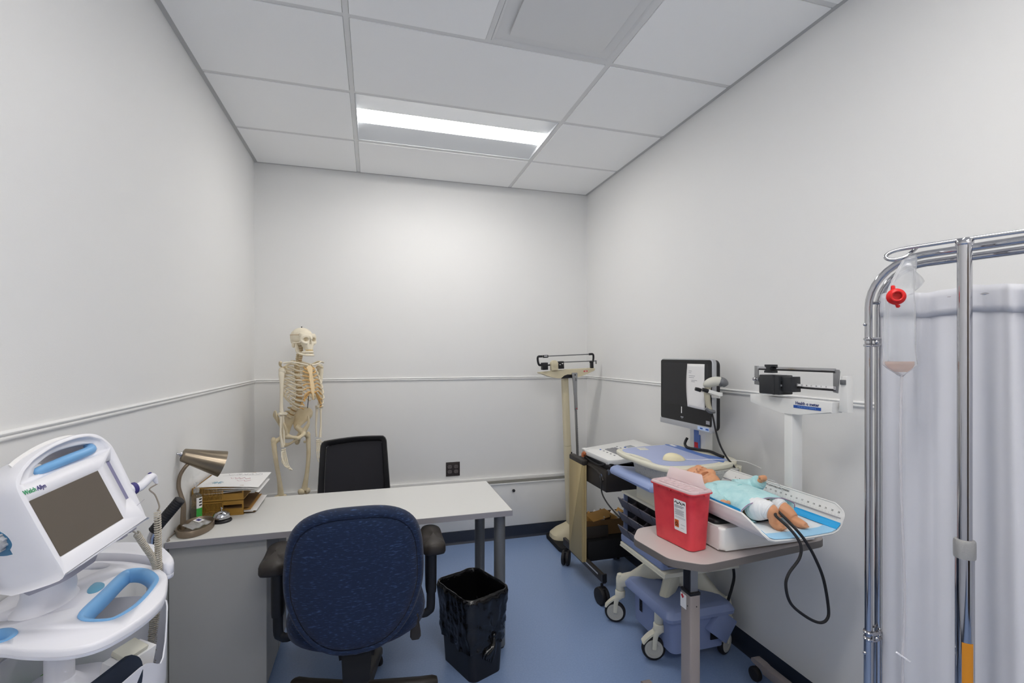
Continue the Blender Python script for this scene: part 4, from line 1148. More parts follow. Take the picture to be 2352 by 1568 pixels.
        b = bone('radius', M_BONEL); b.T = AT; b.tube([(ox + s * .014, .0, 1.112 + dz), (ox + s * .013, -.004, 1.09 + dz), (ox + s * .018, -.008, 1.0 + dz), (ox + s * .012, -.016, .925 + dz), (ox + s * .010, -.017, .908 + dz)], [.011, .0075, .0065, .010, .011], 9, n=5); b.done()
        # hand: carpals, metacarpals and phalanges as one wired hand with the fingers as sub-parts
        hz = .895 + dz
        b = bone('hand', M_BONEL); b.T = AT
        for k in range(8):
            b.ball((ox + s * (-.012 + .008 * (k % 4)), -.012 - .004 * (k % 2), hz - .004 - .012 * (k // 4)), (.0062, .007, .006), 8, 6)
        mc = []
        for k in range(4):
            x0 = ox + s * (-.013 + .0085 * k); x1 = ox + s * (-.018 + .0125 * k)
            b.tube([(x0, -.014, hz - .022), ((x0 + x1) / 2, -.020, hz - .05), (x1, -.026, hz - .082)], [.0052, .0036, .0055], 7, n=3); mc.append(V((x1, -.026, hz - .084)))
        h = b.done()
        curl = .55 if s < 0 else .25
        for k in range(4):
            p = mc[k]; ln = (.036, .042, .046, .043)[k]; a = .15 + curl * (.6 + .3 * k)
            fb = MB(); fb.T = AT
            for seg in range(3):
                d = V((s * .05 * (k - 1.5) * .5, -sin(a), -cos(a))); q = p + d * ln
                fb.tube([p, (p + q) / 2, q], [.0045, .0029, .0040 if seg < 2 else .0018], 7, n=2)
                p = q + d * .001; ln *= .66; a += curl * .8
            fb.build('finger', M_BONEL, h)
        fb = MB(); fb.T = AT; p = V((ox + s * .018, -.02, hz - .014))
        for ln, d in ((.042, V((s * .35, -.55, -.8))), (.028, V((s * .1, -.55, -.85))), (.022, V((s * 0, -.4, -.9)))):
            q = p + d.normalized() * ln; fb.tube([p, (p + q) / 2, q], [.005, .0034, .0042], 7, n=2); p = q
        fb.build('thumb', M_BONEL, h)
        # leg
        fx = s * .088
        b = bone('femur'); b.T = MX.Translation(HP) @ MX.Diagonal((.88, 1, 1, 1))
        b.ball((fx, -.004, .972), .024, 14, 10)
        b.tube([(fx, -.004, .972), (s * .115, .0, .955), (s * .148, .012, .935), (s * .150, .010, .90), (s * .142, -.002, .80), (s * .122, -.008, .68), (s * .108, -.004, .60), (s * .104, .0, .565)], [.015, .0145, .018, .017, .0155, .0155, .020, .024], 12, n=5)
        b.ball((s * .153, .014, .948), (.016, .019, .024), 10, 8); b.ball((s * .128, .024, .90), .010, 8, 6)
        for q in (-1, 1): b.ball((s * .104 + q * .024, .006, .553), (.020, .031, .024), 12, 8)
        b.done()
        b = bone('patella'); b.T = MX.Translation(HP) @ MX.Diagonal((.88, 1, 1, 1)); b.ball((s * .104, -.044, .565), (.019, .010, .021), 10, 7); b.done()
        b = bone('tibia'); b.T = MX.Translation(HP) @ MX.Diagonal((.88, 1, 1, 1)); b.tube([(s * .102, .0, .522), (s * .102, -.004, .50), (s * .100, -.012, .42), (s * .098, -.004, .24), (s * .097, .0, .185), (s * .094, .0, .168)], [.032, .030, .016, .0125, .016, .018], 12, n=4); b.done()
        b = bone('fibula'); b.T = MX.Translation(HP) @ MX.Diagonal((.88, 1, 1, 1)); b.tube([(s * .130, .016, .505), (s * .128, .014, .48), (s * .122, .012, .32), (s * .116, .010, .18), (s * .114, .008, .158)], [.009, .006, .0055, .007, .008], 8, n=3); b.done()
        b = bone('foot'); b.T = MX.Translation(HP) @ MX.Diagonal((.88, 1, 1, 1)); b.tube([(s * .097, .055, .125), (s * .098, .03, .128), (s * .10, -.0, .14), (s * .104, -.06, .12), (s * .108, -.11, .10)], [.014, .018, .02, .02, .02], 10, n=4, flat=.7)
        for k in range(5):
            b.tube([(s * (.086 + .010 * k), -.09, .10), (s * (.085 + .012 * k), -.135, .093 - .002 * k), (s * (.085 + .013 * k), -.17 + .008 * k, .088)], [.007, .005, .005], 7)
        b.done()
    # skull: turned a little further to its left
    S = MX.Translation(V((0, -.02, 0)))
    def cran(p):
        q = p.copy(); q.x *= 1 - .10 * max(0, -p.y) ; q.z *= 1 - .12 * max(0, -p.z)
        return q
    b = bone('skull', M_BONEL)
    b.ball((0, .012, 1.648), (.068, .088, .066), 28, 18, fn=cran)
    b.ball((0, .045, 1.625), (.055, .05, .045), 20, 12)
    b.loft([[V((x * w, y0 + y * d, z)) for x, y in rrect(1, 1, .38, 5)] for w, d, y0, z in ((.112, .06, -.046, 1.672), (.120, .06, -.052, 1.655), (.116, .06, -.052, 1.63), (.108, .062, -.052, 1.61), (.088, .062, -.054, 1.595), (.066, .060, -.056, 1.58), (.054, .055, -.060, 1.565), (.050, .05, -.062, 1.558))])
    for s in (-1, 1):
        b.tube([(s * .052, -.064, 1.652), (s * .032, -.075, 1.657), (s * .010, -.078, 1.651)], .0055, 8, n=4)
        b.tube([(s * .054, -.064, 1.648), (s * .058, -.058, 1.628), (s * .048, -.070, 1.608), (s * .024, -.080, 1.602)], [.007, .007, .009, .009], 8, n=4)
        b.tube([(s * .055, -.056, 1.612), (s * .068, -.025, 1.606), (s * .066, .008, 1.608)], [.0075, .006, .0065], 8, n=4, flat=.75)
        b.ball((s * .053, .028, 1.592), (.012, .014, .02), 10, 8)
    b.tube([(0, -.080, 1.655), (0, -.092, 1.640), (0, -.098, 1.626)], [.008, .0075, .004], 8, n=3)
    sk = remesh(b.done(), .0028, 3)
    cs = []
    for s in (-1, 1):
        c = MB(); c.ball((s * .031, -.088, 1.630), (.0195, .050, .0155), 16, 12); cs.append(c)
    c = MB(); c.loft([[V((x, y, z)) for x, z in ((-.011, 1.596), (0, 1.5985), (.011, 1.596), (.0095, 1.612), (.003, 1.630), (-.003, 1.630), (-.0095, 1.612))] for y in (-.12, -.066)]); cs.append(c)
    cut(sk, *cs)
    MB().tube([(.0672 * cos(a) * 1.01, .012 + .087 * sin(a) * 1.012, 1.662) for a in [2 * pi * k / 40 for k in range(40)]], .0012, 5, closed=True).build('skull_cap_joint', M_DISC, sk)
    MB().cyl((0, .012, 1.712), (0, .012, 1.722), .004, seg=8).build('hook_bolt', M_BLACK, sk)
    def teeth(z, r, name, par):
        b = MB()
        for k in range(14):
            a = pi + pi * (k + .5) / 14; b.box((r * cos(a), -.064 + r * 1.0 * sin(a) + .0, z), (.005, .005, .009), (0, 0, a), bev=.0012, seg=1)
        b.build(name, mat('tooth_' + name, 'd9c08e', .4), par)
    teeth(1.5565, .0245, 'upper_teeth', sk)
    b = bone('mandible', M_BONEL); b.T = MX.Translation(V((0, .002, .007)))
    pts = [(-.052, -.002, 1.597), (-.052, -.008, 1.565), (-.047, -.02, 1.535), (-.03, -.065, 1.518), (-.012, -.088, 1.516), (.012, -.088, 1.516), (.03, -.065, 1.518), (.047, -.02, 1.535), (.052, -.008, 1.565), (.052, -.002, 1.597)]
    b.tube(pts, [.009, .014, .015, .013, .014, .014, .013, .015, .014, .009], 10, n=5, flat=.55, up=(0, 1, 0))
    b.tube([(-.035, -.045, 1.534), (-.024, -.074, 1.536), (0, -.088, 1.537), (.024, -.074, 1.536), (.035, -.045, 1.534)], .009, 8, n=4)
    b.T = None
    m = b.done(); teeth(1.5515, .0238, 'lower_teeth', m)
    # low wheeled plinth under the feet (hidden behind the desk in the photograph)
    b = MB(); b.box((-.046, .0, .062), (.34, .36, .045), bev=.01)
    for x in (-.18, .09):
        for y in (-.15, .15): b.cyl((x - .01, y, .02), (x + .01, y, .02), .02, seg=14, bev=.003); b.cyl((x, y, .02), (x, y, .045), .006, seg=8)
    b.build('plinth', M_BLACK, t)
    b = MB(); b.tube([(.0, -.06, 1.24), (.0, -.058, 1.20), (0, -.05, 1.155)], .0025, 6, n=3); b.build('spring', M_BLACK, t)
skeleton()
# ---------------------------------------------------------------- beige beam scale in the back right corner (stands slightly out of true)
def corner_scale():
    t = thing('physician_scale', 'tall beige beam scale with height rod in the back right corner', 'scale', (1.56, 3.60, 0), rotm=MX.Rotation(R(-2.4), 3, 'Y'))
    b = MB(); b.prism(rrect(.36, .36, .04, 5), .012, .045, bev=.008); b.build('platform', M_BLACKM, t)
    b = MB()
    for x in (-.14, .14):
        for y in (-.14, .14): b.cyl((x, y, 0), (x, y, .016), .02, seg=12)
    b.build('foot', M_BLACK, t)
    b = MB(); b.loft([[V((x * w, .06 + y * d, z)) for x, y in rrect(1, 1, .35, 5)] for w, d, z in ((.34, .22, .045), (.33, .21, .075), (.24, .15, .11), (.12, .09, .135), (.062, .062, .15))]); b.build('base_cover', M_CREAMP, t)
    b = MB(); b.loft([[V((x * w, .05 + y * d, z)) for x, y in rrect(1, 1, .3, 5)] for w, d, z in ((.058, .062, .14), (.056, .06, .78))]); b.build('column_lower', M_CREAMP, t)
    b = MB(); b.loft([[V((x * w, .05 + y * d, z)) for x, y in rrect(1, 1, .3, 5)] for w, d, z in ((.0545, .0585, .782), (.052, .056, 1.36))]); c = b.build('column_upper', M_CREAMP, t)
    MB().box((.022, .018, .69), (.012, .006, .085), bev=.002).build('latch', M_BLACK, t)
    # beam housing: flat top, arched belly
    pl = [(-.229, 1.396), (-.226, 1.384), (-.20, 1.378), (-.15, 1.357), (-.10, 1.343), (-.06, 1.339), (.075, 1.339), (.12, 1.346), (.18, 1.364), (.235, 1.385), (.243, 1.39), (.243, 1.408), (.0, 1.407)]
    F = TR((0, .02, 0), (R(90), 0, 0))
    b = MB(); b.prism(pl, -.055, .035, F, bev=.004); b.build('beam_housing', M_CREAMP, t)
    b = MB(); b.prism([(-.06, 1.338), (.08, 1.338), (.065, 1.352), (.04, 1.364), (.0, 1.368), (-.03, 1.360)], .03, .0362, F); b.build('pivot_window', M_BLACK, t)
    MB().box((.158, -.0158, 1.386), (.033, .002, .011)).build('logo_plate', M_INKR, t)
    text('logo', 'seca', .010, TR((.158, -.0172, 1.3865), (R(90), 0, 0)), M_LABEL, t, .0002, bold=.0003)
    # beams and frame loops
    b = MB(); b.cyl((-.20, -.0, 1.522), (.205, 0, 1.522), .0042, seg=10); b.cyl((-.06, .0, 1.468), (.262, 0, 1.465), .0042, seg=10); b.box((.262, .0, 1.455), (.006, .008, .03)); b.build('beam', M_LEG, t)
    for s in (-1, 1):
        b = MB(); x = -.24 if s < 0 else .236
        b.tube([(x + .035 * -s, 0, 1.522), (x, 0, 1.520), (x - .004 * -s, 0, 1.49), (x + .006 * -s, 0, 1.456), (x + .03 * -s, 0, 1.455 if s < 0 else 1.462)], .0075, 8, n=4, flat=1.2); b.build('end_loop', M_BLACK, t)
    b = MB(); b.box((.222, 0, 1.435), (.022, .03, .055), bev=.003); b.build('end_stop', M_BLACK, t)
    b = MB(); b.box((-.19, 0, 1.443), (.045, .05, .058), bev=.003); b.cyl((-.17, 0, 1.45), (-.10, 0, 1.45), .006, seg=10); b.build('counterweight', M_BLACK, t)
    b = MB(); b.box((-.112, -.01, 1.435), (.058, .045, .062), bev=.006); b.cyl((-.112, -.034, 1.457), (-.112, .012, 1.457), .030, seg=22, bev=.004); b.build('poise', M_CREAMP, t)
    b = MB(); b.box((-.052, 0, 1.446), (.042, .05, .06), bev=.003); q = b.build('black_poise', M_BLACK, t)
    MB().box((-.045, -.0258, 1.458), (.011, .001, .006)).build('index_mark', M_LABEL, q); MB().box((-.066, -.0258, 1.45), (.010, .001, .005)).build('index_mark', M_LABEL, q)
    b = MB(); b.box((-.178, 0, 1.521), (.044, .014, .022), bev=.002); q = b.build('top_poise', M_BLACK, t); MB().box((-.178, -.0076, 1.523), (.028, .001, .006)).build('index_mark', M_LABEL, q)
    # height rod clipped to the column
    b = MB(); b.loft([[V((.048 + x * w, -.045 + y * .018, z)) for x, y in rrect(1, 1, .2, 4)] for w, z in ((.026, 1.20), (.034, 1.30), (.044, 1.345), (.047, 1.372), (.042, 1.38))]); b.build('rod_head', M_ALU, t)
    MB().box((.048, -.0548, 1.363), (.009, .001, .011)).build('window', M_BLACK, t)
    MB().box((.053, -.0548, 1.326), (.010, .001, .024)).build('scale_mark', M_LEG, t)
    b = MB(); b.box((.050, -.042, 1.19), (.026, .014, .22), bev=.002); b.build('rod_slide', M_ALU, t)
    MB().box((.052, -.0496, 1.092), (.014, .001, .004), (0, R(-6), 0)).build('red_mark', M_INKR, t)
    b = MB(); b.box((.052, -.032, .62), (.019, .008, .95)); r = b.build('rod', M_ALU, t)
    MB().box((.052, -.0364, .62), (.004, .001, .94)).build('rod_groove', M_LEG, r)
    b = MB()
    for k in range(60): b.box((.0595, -.0364, .17 + .0152 * k), (.005 if k % 5 else .008, .0008, .0014))
    b.build('graduations', M_INK, r, kind='stuff')
corner_scale()

# ---------------------------------------------------------------- ECG cart
def twin_caster(t, x, y, a, r, par=None, m=None):
    e = V((cos(a), sin(a), 0)); w = MB(); p = V((x, y, r))
    for s in (-1, 1): w.cyl(p + e * .006 * s, p + e * .027 * s, r, r * .97, 24, bev=.005)
    w.cyl(p, p + V((0, 0, r + .02)), .009, seg=10); w.box(p + V((0, 0, r * .45)), (.016, .05, r * .9), (0, 0, a), bev=.004)
    return w.build('caster', m or M_RUBBER, t, world=True)

def ecg_cart():
    x0, x1, y0, y1 = 1.335, 1.78, 2.66, 3.235
    t = thing('equipment_cart', 'brown-black equipment cart with a beige side panel and twin casters', 'cart', (1.55, 2.95, 0))
    # side panel with rolled edge
    b = MB(); b.prism(rrect(.216, .637, .002, 2), 0, .022, TR((1.334, 2.996, .4835), (R(90), 0, R(-90))), bev=.004)
    p = b.build('side_panel', M_BEIGE, t, world=True)
    b = MB(); b.cyl((1.328, 2.893, .166), (1.328, 2.893, .80), .0075, seg=12); b.cyl((1.338, 2.886, .166), (1.338, 2.886, .80), .006, seg=10); b.build('edge_bead', M_BEIGE, p, world=True)
    b = MB(); b.prism(rrect(.042, .23, .012, 4), .797, .835, TR((1.334, 2.995, 0)), bev=.01, seg=3); b.build('panel_cap', M_BROWNB, t, world=True)
    b = MB(); b.prism(rrect(.022, .216, .002, 2), .165, .80, TR((1.765, 2.996, 0)), bev=.003); b.build('side_panel', M_BEIGE, t, world=True)
    # drawer box that carries the machine
    b = MB(); b.box((1.555, 2.855, .755), (.408, .46, .13), bev=.004); o = b.build('top_box', M_BROWNB, t, world=True)
    b = MB(); b.tube([(1.351, 2.98, .808), (1.351, 2.80, .804), (1.349, 2.70, .785), (1.35, 2.66, .752)], .007, 8, n=4); b.build('box_edge', M_BROWNB, o, world=True)
    b = MB(); b.cyl((1.352, 2.69, .772), (1.347, 2.69, .772), .017, seg=20, bev=.002); b.build('side_button', mat('slate_blue_plastic', '57657e', .4), o, world=True)
    # shelf box at the foot
    b = MB(); b.box((1.555, 3.045, .229), (.40, .32, .13), bev=.004); b.build('lower_box', M_BLACKM, t, world=True)
    b = MB(); b.box((1.44, 2.935, .335), (.17, .006, .075), (R(-8), 0, 0), bev=.001); b.build('shelf_divider', M_BROWNB, t, world=True)
    for x in (1.349, 1.755):
        b = MB(); b.box((x, 2.96, .158), (.022, .64, .05), bev=.003); rl = b.build('floor_rail', M_BROWNB, t, world=True)
        MB().box((x - .0115, 2.80, .165), (.001, .18, .009)).build('rail_slot', M_SILVER, rl, world=True)
        for y, a in ((2.665, R(8)), (3.235, R(-35))):
            twin_caster(rl, x - .006, y, a, .052)
        b = MB(); b.box((x, 2.644, .165), (.03, .012, .052), bev=.003); b.build('end_cap', M_BLACK, rl, world=True)
    # machine on top
    m = thing('electrocardiograph', 'white topped electrocardiograph with small grey keyboard on the dark cart', 'medical device', (1.57, 2.82, .82))
    tilt = R(-6.0)
    T = TR((1.565, 2.80, .875), (0, tilt, 0))
    b = MB(); b.box((1.567, 2.80, .842), (.39, .38, .046), bev=.006); b.build('base', M_BLACKM, m, world=True)
    b = MB(); b.T = T; b.prism([(-.195, -.19), (.195, -.19), (.195, .20), (-.195, .20), (-.195, .12)], -.028, .004, bev=.003)
    b.build('body_band', mat('charcoal_plastic', '3c3c40', .5), m, world=True)
    b = MB(); b.T = T; b.prism([(-.150, -.205), (.205, -.205), (.205, .21), (-.185, .21), (-.205, .19), (-.205, .15), (-.198, -.17)], .002, .032, bev=.006); b.build('top_shell', M_WHITE2, m, world=True)
    b = MB(); b.T = T; b.box((-.19, .165, .028), (.03, .06, .02), bev=.004); b.build('shell_step', M_WHITE2, m, world=True)
    MKG = mat('grey_key', '8b8b8f', .5)
    for r in range(5):
        for k in range(11):
            b = MB(); b.T = T; b.box((-.085 + r * .0165, -.095 + k * .0165 + .004 * (r % 2), .0335), (.0135, .0138, .004), bev=.001, seg=1); b.build('key', MKG, m, world=True)
    for k in range(5):
        for x, mm in ((-.115, MKG), (.008, MKG)):
            b = MB(); b.T = T; b.ball((x, -.10 + k * .048, .0325), (.006, .010, .003), 10, 6); b.build('button', M_INKB if (k == 4 and x < 0) else mm, m, world=True)
    for k in range(4):
        b = MB(); b.T = T; b.ball((.04, -.06 + k * .034, .0325), (.008, .013, .003), 10, 6); b.build('button', M_INKB, m, world=True, label='blue button by the display')
    b = MB(); b.T = T; b.box((.075, -.005, .0325), (.045, .15, .002)); b.build('display', mat('grey_display', '8f959c', .2), m, world=True)
    b = MB(); b.T = T; b.box((.15, -.09, .0325), (.012, .05, .0006)); b.build('print', M_INKG, m, world=True)
    # leads and front corner details
    b = MB(); b.box((1.371, 2.655, .862), (.004, .022, .016), bev=.001); b.build('socket_label', M_LABEL, m, world=True)
    b = MB(); b.cyl((1.372, 2.628, .812), (1.364, 2.628, .812), .017, seg=18, bev=.002); b.build('side_knob', mat('slate_knob', '4e5666', .4), m, world=True)
    b = MB(); b.tube([(1.36, 2.93, .862), (1.352, 2.95, .868), (1.347, 2.95, .855), (1.348, 2.95, .843)], .011, 8, n=3); b.build('lead_clip', mat('copper_tone', 'a8603a', .4), m, world=True)
    b = MB(); b.tube([(1.37, 2.93, .855), (1.358, 2.92, .845), (1.352, 2.86, .84), (1.352, 2.76, .835), (1.351, 2.70, .84), (1.36, 2.66, .852)], .0045, 7, n=5)
    b.build('lead', M_RUBBER, m, world=True)
    # cable from the cart down to the workstation
    b = MB(); b.tube([(1.344, 2.69, .785), (1.335, 2.66, .75), (1.33, 2.64, .69), (1.33, 2.58, .65), (1.335, 2.50, .62), (1.345, 2.44, .60)], .0045, 8, n=6)
    tag(b.build('power_cable', M_RUBBER), 'black cable looping from the dark cart down behind the grey bins', 'cable')
    # papers on the low shelf
    e = thing('envelope_box', 'open brown box of manila envelopes on the low shelf of the dark cart', 'box', (1.58, 3.05, .295))
    b = MB()
    for (c, d) in (((1.555, 2.975, .345), (.34, .006, .10)), ((1.555, 3.155, .345), (.34, .006, .10)), ((1.388, 3.065, .345), (.006, .18, .10)), ((1.722, 3.065, .345), (.006, .18, .10)), ((1.555, 3.065, .299), (.34, .18, .006))): b.box(c, d)
    b.build('carton', M_CARD, e, world=True)
    for k in range(6):
        MB().box((1.46 + .045 * k, 3.06, .355 + .006 * (k % 3)), (.006, .165, .11), (0, R(16 + 3 * k), 0), bev=.001).build('envelope', (M_ENV, M_PAPER, M_CARD, M_ENV, M_PAPER, M_ENV)[k], e, world=True)
    MB().box((1.50, 3.02, .415), (.17, .10, .006), (R(12), R(-6), R(10)), bev=.002).build('envelope', M_ENV, e, world=True)
ecg_cart()

# ---------------------------------------------------------------- mobile computer workstation
def workstation():
    t = thing('computer_cart', 'cream and blue mobile computer workstation on four large casters', 'cart', (1.54, 2.25, 0))
    top = spl([(1.287, 2.379), (1.262, 2.26), (1.266, 2.12), (1.275, 2.018), (1.30, 1.945), (1.345, 1.908), (1.43, 1.895), (1.604, 1.912), (1.699, 1.948), (1.748, 1.997), (1.768, 2.08), (1.758, 2.228), (1.745, 2.36), (1.705, 2.424), (1.595, 2.447), (1.471, 2.437), (1.343, 2.412)])
    b = MB(); b.loft([[V((x, y, z)) for x, y in offset_poly(top, d)] for d, z in ((-.02, .975), (-.003, .978), (0, .985), (0, .996), (-.004, 1.0), (-.018, 1.001))]); o = b.build('worktop', M_CREAM, t, world=True, ang=50)
    c = MB(); c.prism(spl([(1.296, 2.235), (1.287, 2.18), (1.287, 2.12), (1.297, 2.09), (1.306, 2.13), (1.308, 2.19)], 4), .96, 1.02, WM[t.name].inverted()); cut(o, c)
    pad = spl([(1.315, 2.362), (1.298, 2.30), (1.316, 2.24), (1.322, 2.17), (1.316, 2.09), (1.300, 2.037), (1.312, 1.981), (1.355, 1.952), (1.461, 1.940), (1.60, 1.958), (1.618, 2.0), (1.620, 2.2), (1.624, 2.40), (1.60, 2.424), (1.499, 2.418), (1.375, 2.399)], 5)
    MB().prism(pad, 1.0008, 1.0022).build('desk_pad', M_PERID, t, world=True)
    st = spl([(1.624, 1.966), (1.66, 1.975), (1.690, 1.985), (1.692, 2.062), (1.667, 2.17), (1.678, 2.283), (1.689, 2.38), (1.660, 2.42), (1.628, 2.424), (1.624, 2.2)], 5)
    MB().prism(st, 1.0008, 1.0022).build('pad_stripe', M_PERIS, t, world=True)
    for y in (2.335, 2.372): MB().box((1.43 + (y - 2.33) * .2, y, 1.0026), (.05, .026, .001), (0, 0, R(-12))).build('paper_tab', M_CREAM, t, world=True)
    MB().box((1.655, 2.39, 1.0026), (.018, .05, .0008)).build('print', M_LABEL, t, world=True)
    # speckled drawer under the top
    b = MB(); b.loft([[V((x, y, z)) for x, y in rrect(w, d, .02, 4, 1.50 + (.355 - w) * .0, 2.08)] for w, d, z in ((.345, .355, .895), (.375, .372, .976))]); b.build('drawer', M_SPECK, t, world=True, ang=50)
    b = MB()
    b.loft([[V((x, y, z)) for x, y in rrect(w, d, .02, 4, 1.715, 2.1)] for w, d, z in ((.055, .29, .885), (.065, .31, .976))]); rc = b.build('side_cover', M_CREAM, t, world=True, ang=50)
    b = MB()
    for k in range(7): b.box((1.605 + .019 * k, 1.942, .932), (.0075, .012, .084), (R(7), 0, 0), bev=.001)
    b.box((1.66, 1.958, .93), (.15, .012, .088), (R(7), 0, 0)); b.build('vent_ribs', M_CREAM, rc, world=True)
    # blue keyboard tray lip
    pr = [(1.250, .886), (1.256, .872), (1.275, .868), (1.43, .868), (1.43, .893), (1.335, .905), (1.30, .914), (1.275, .910), (1.258, .902)]
    b = MB(); b.loft([[V((x, y, z)) for x, z in [(1.34 + (px - 1.34) * k, .888 + (pz - .888) * k) for px, pz in pr]] for k, y in ((.86, 1.985), (1, 1.995), (1, 2.385), (.9, 2.402))]); b.build('keyboard_tray', M_PERI, t, world=True, ang=45)
    # body box and bin cabinet
    b = MB(); b.box((1.535, 2.12, .82), (.40, .262, .10), bev=.003); b.build('body_box', M_CREAM, t, world=True)
    b = MB(); b.box((1.62, 2.30, .83), (.12, .10, .29), bev=.003); b.build('back_column', M_CREAM, t, world=True)
    b = MB(); b.box((1.53, 2.165, .768), (.425, .425, .012), bev=.002); b.build('cabinet_top', M_CREAM, t, world=True)
    b = MB(); b.box((1.545, 2.165, .645), (.385, .415, .235), bev=.002); b.build('bin_rack', M_BLACK, t, world=True)
    for y in (2.376, 1.954): MB().box((1.50, y, .645), (.34, .006, .235), bev=.001).build('rack_side', M_PERI, t, world=True)
    for r in range(3):
        for k in range(4):
            y = 2.333 - .111 * k; zb = .690 - .0755 * r
            b = MB(); w = .1035
            outp = [(1.352, zb - .012), (1.315, zb + .004), (1.300, zb + .052), (1.304, zb + .053)]
            prof = [(1.375, zb + .058), (1.375, zb - .014), (1.325, zb - .010), (1.297, zb + .046), (1.301, zb + .049), (1.328, zb - .004), (1.37, zb - .008), (1.37, zb + .058)]
            for s in (-1, 1):
                pp = [(1.376, zb - .013), (1.325, zb - .009), (1.298, zb + .046), (1.318, zb + .036), (1.335, zb + .036), (1.352, zb + .052), (1.376, zb + .056)]
                b.loft([[V((x, y + s * w / 2 + q, z)) for x, z in pp] for q in (-.0015, .0015)])
            b.loft([[V((x, y + q, z)) for x, z in prof[1:7]] for q in (-w / 2, w / 2)])
            b.build('bin', M_BINS, t, world=True, ang=35)
    # blue slide tray and ledge under the bins
    b = MB(); b.box((1.52, 2.195, .512), (.40, .40, .045), bev=.012, seg=3); b.build('slide_tray', M_BASEBL, t, world=True)
    b = MB(); b.box((1.53, 2.18, .478), (.425, .425, .022), bev=.004); b.box((1.325, 2.18, .468), (.018, .425, .006)); b.build('ledge', M_CREAM, t, world=True)
    # rear column and cross base
    b = MB(); b.box((1.69, 2.25, .72), (.09, .12, .55), bev=.012); b.build('mast_lower', M_CREAM, t, world=True)
    b = MB(); b.lathe([(.0, .30), (.06, .30), (.085, .33), (.09, .42), (.075, .46), (.0, .46)], (1.585, 2.24, 0), seg=24); b.build('base_hub', M_CREAM, t, world=True)
    for (x, y, a) in ((1.352, 2.455, R(150)), (1.372, 2.098, R(160)), (1.748, 2.062, R(205)), (1.742, 2.44, R(120))):
        h = V((1.585, 2.24, 0)); c = V((x, y, 0)); d = c - h; L = d.length; d.normalize(); n = V((-d.y, d.x, 0))
        rings = []
        for f, w, z0, z1 in ((.12, .04, .31, .44), (.35, .034, .30, .425), (.6, .028, .265, .355), (.82, .024, .225, .295), (.97, .022, .205, .275), (1.06, .018, .205, .262)):
            rings.append([h + d * (L * f) + n * (u * w) + V((0, 0, z0 + (z1 - z0) * v)) for u, v in ((-1, .12), (-.7, 0), (.7, 0), (1, .12), (1, .8), (.6, 1), (-.6, 1), (-1, .8))])
        arm = MB().loft(rings).build('base_arm', M_CREAM, t, world=True, ang=45)
        b = MB(); b.lathe([(.021, .185), (.0235, .19), (.0225, .25), (.017, .274), (.006, .28), (0, .281)], c, seg=20); b.build('arm_cap', M_CREAM, arm, world=True)
        e = V((cos(a), sin(a), 0)); o2 = V((-sin(a), cos(a), 0)); wc = c + e * .028 + V((0, 0, .0585))
        b = MB(); b.lathe([(.018, .145), (.0275, .148), (.0285, .178), (.025, .184), (.0, .184)], c, seg=22)
        for s in (-1, 1):
            pl = [V((0, 0, .155)), e * .02 + V((0, 0, .13)), e * .028 + V((0, 0, .06))]
            b.tube([c + p + o2 * s * .021 for p in pl], [.015, .013, .010], 8, n=4, flat=.35, up=o2)
        b.sheet(lambda u, v: c + e * (-.0 + .085 * u) + o2 * ((v - .5) * .042) + V((0, 0, .150 - .012 * u - .05 * u * u)), 8, 4, .009)
        b.build('caster_fork', M_CREAM, arm, world=True, ang=50)
        b = MB(); b.lathe([(.046, -.0145), (.0555, -.012), (.0585, -.006), (.0585, .006), (.0555, .012), (.046, .0145)], wc, frame(o2), 32, cap=False)
        b.lathe([(.046, -.0145), (.044, 0), (.046, .0145)], wc, frame(o2), 32, cap=False); b.build('caster_tyre', M_RUBBER, arm, world=True)
        b = MB(); b.lathe([(.0, -.013), (.032, -.013), (.034, -.016), (.044, -.016), (.0465, -.013), (.0465, .013), (.044, .016), (.034, .016), (.032, .013), (.0, .013)], wc, frame(o2), 32); b.build('caster_hub', mat('hub_grey', 'b9b8b0', .45), arm, world=True)
    # battery box under the arms
    b = MB(); b.loft([[V((x, y, z)) for x, y in rrect(w, d, .03, 5, 1.535, 2.185)] for w, d, z in ((.30, .36, .075), (.31, .37, .235), (.385, .43, .245), (.39, .435, .262), (.36, .40, .288), (.30, .34, .295))])
    bb = b.build('battery_box', M_BASEBL, t, world=True, ang=40)
    b = MB()
    for r in range(10):
        for k in range(4): b.box((1.3795, 2.27 + .007 * k, .15 + .007 * r), (.002, .0045, .0045))
    b.build('vent_holes', M_VOID, bb, world=True, kind='stuff')
    MB().box((1.62, 1.996, .15), (.05, .004, .06)).build('power_inlet', M_BLACK, bb, world=True)
    b = MB(); b.box((1.655, 2.0, .185), (.13, .05, .12), (0, R(38), R(6)), bev=.004); b.build('side_box', M_BASEBL, bb, world=True)
    # black foot lever
    b = MB(); b.box((1.385, 2.065, .467), (.022, .17, .014), bev=.006, seg=3); b.box((1.44, 2.03, .476), (.10, .07, .008)); b.build('tray_lever', M_BLACK, t, world=True)
    b = MB(); b.tube([(1.70, 2.06, .58), (1.72, 2.03, .52), (1.745, 2.02, .46), (1.755, 2.02, .40), (1.74, 2.02, .34), (1.725, 2.03, .27), (1.72, 2.04, .18), (1.70, 2.05, .12)], .007, 8, n=6); b.build('power_cord', M_RUBBER, t, world=True)
    # mast behind the top, holding the screen
    b = MB(); b.box((1.745, 2.262, 1.085), (.05, .13, .185), bev=.004); m_ = b.build('mast', M_WHITE2, t, world=True)
    b = MB(); b.box((1.7195, 2.268, 1.083), (.002, .040, .165)); b.build('mast_label', M_PERIS, m_, world=True, label='blue label on the screen mast')
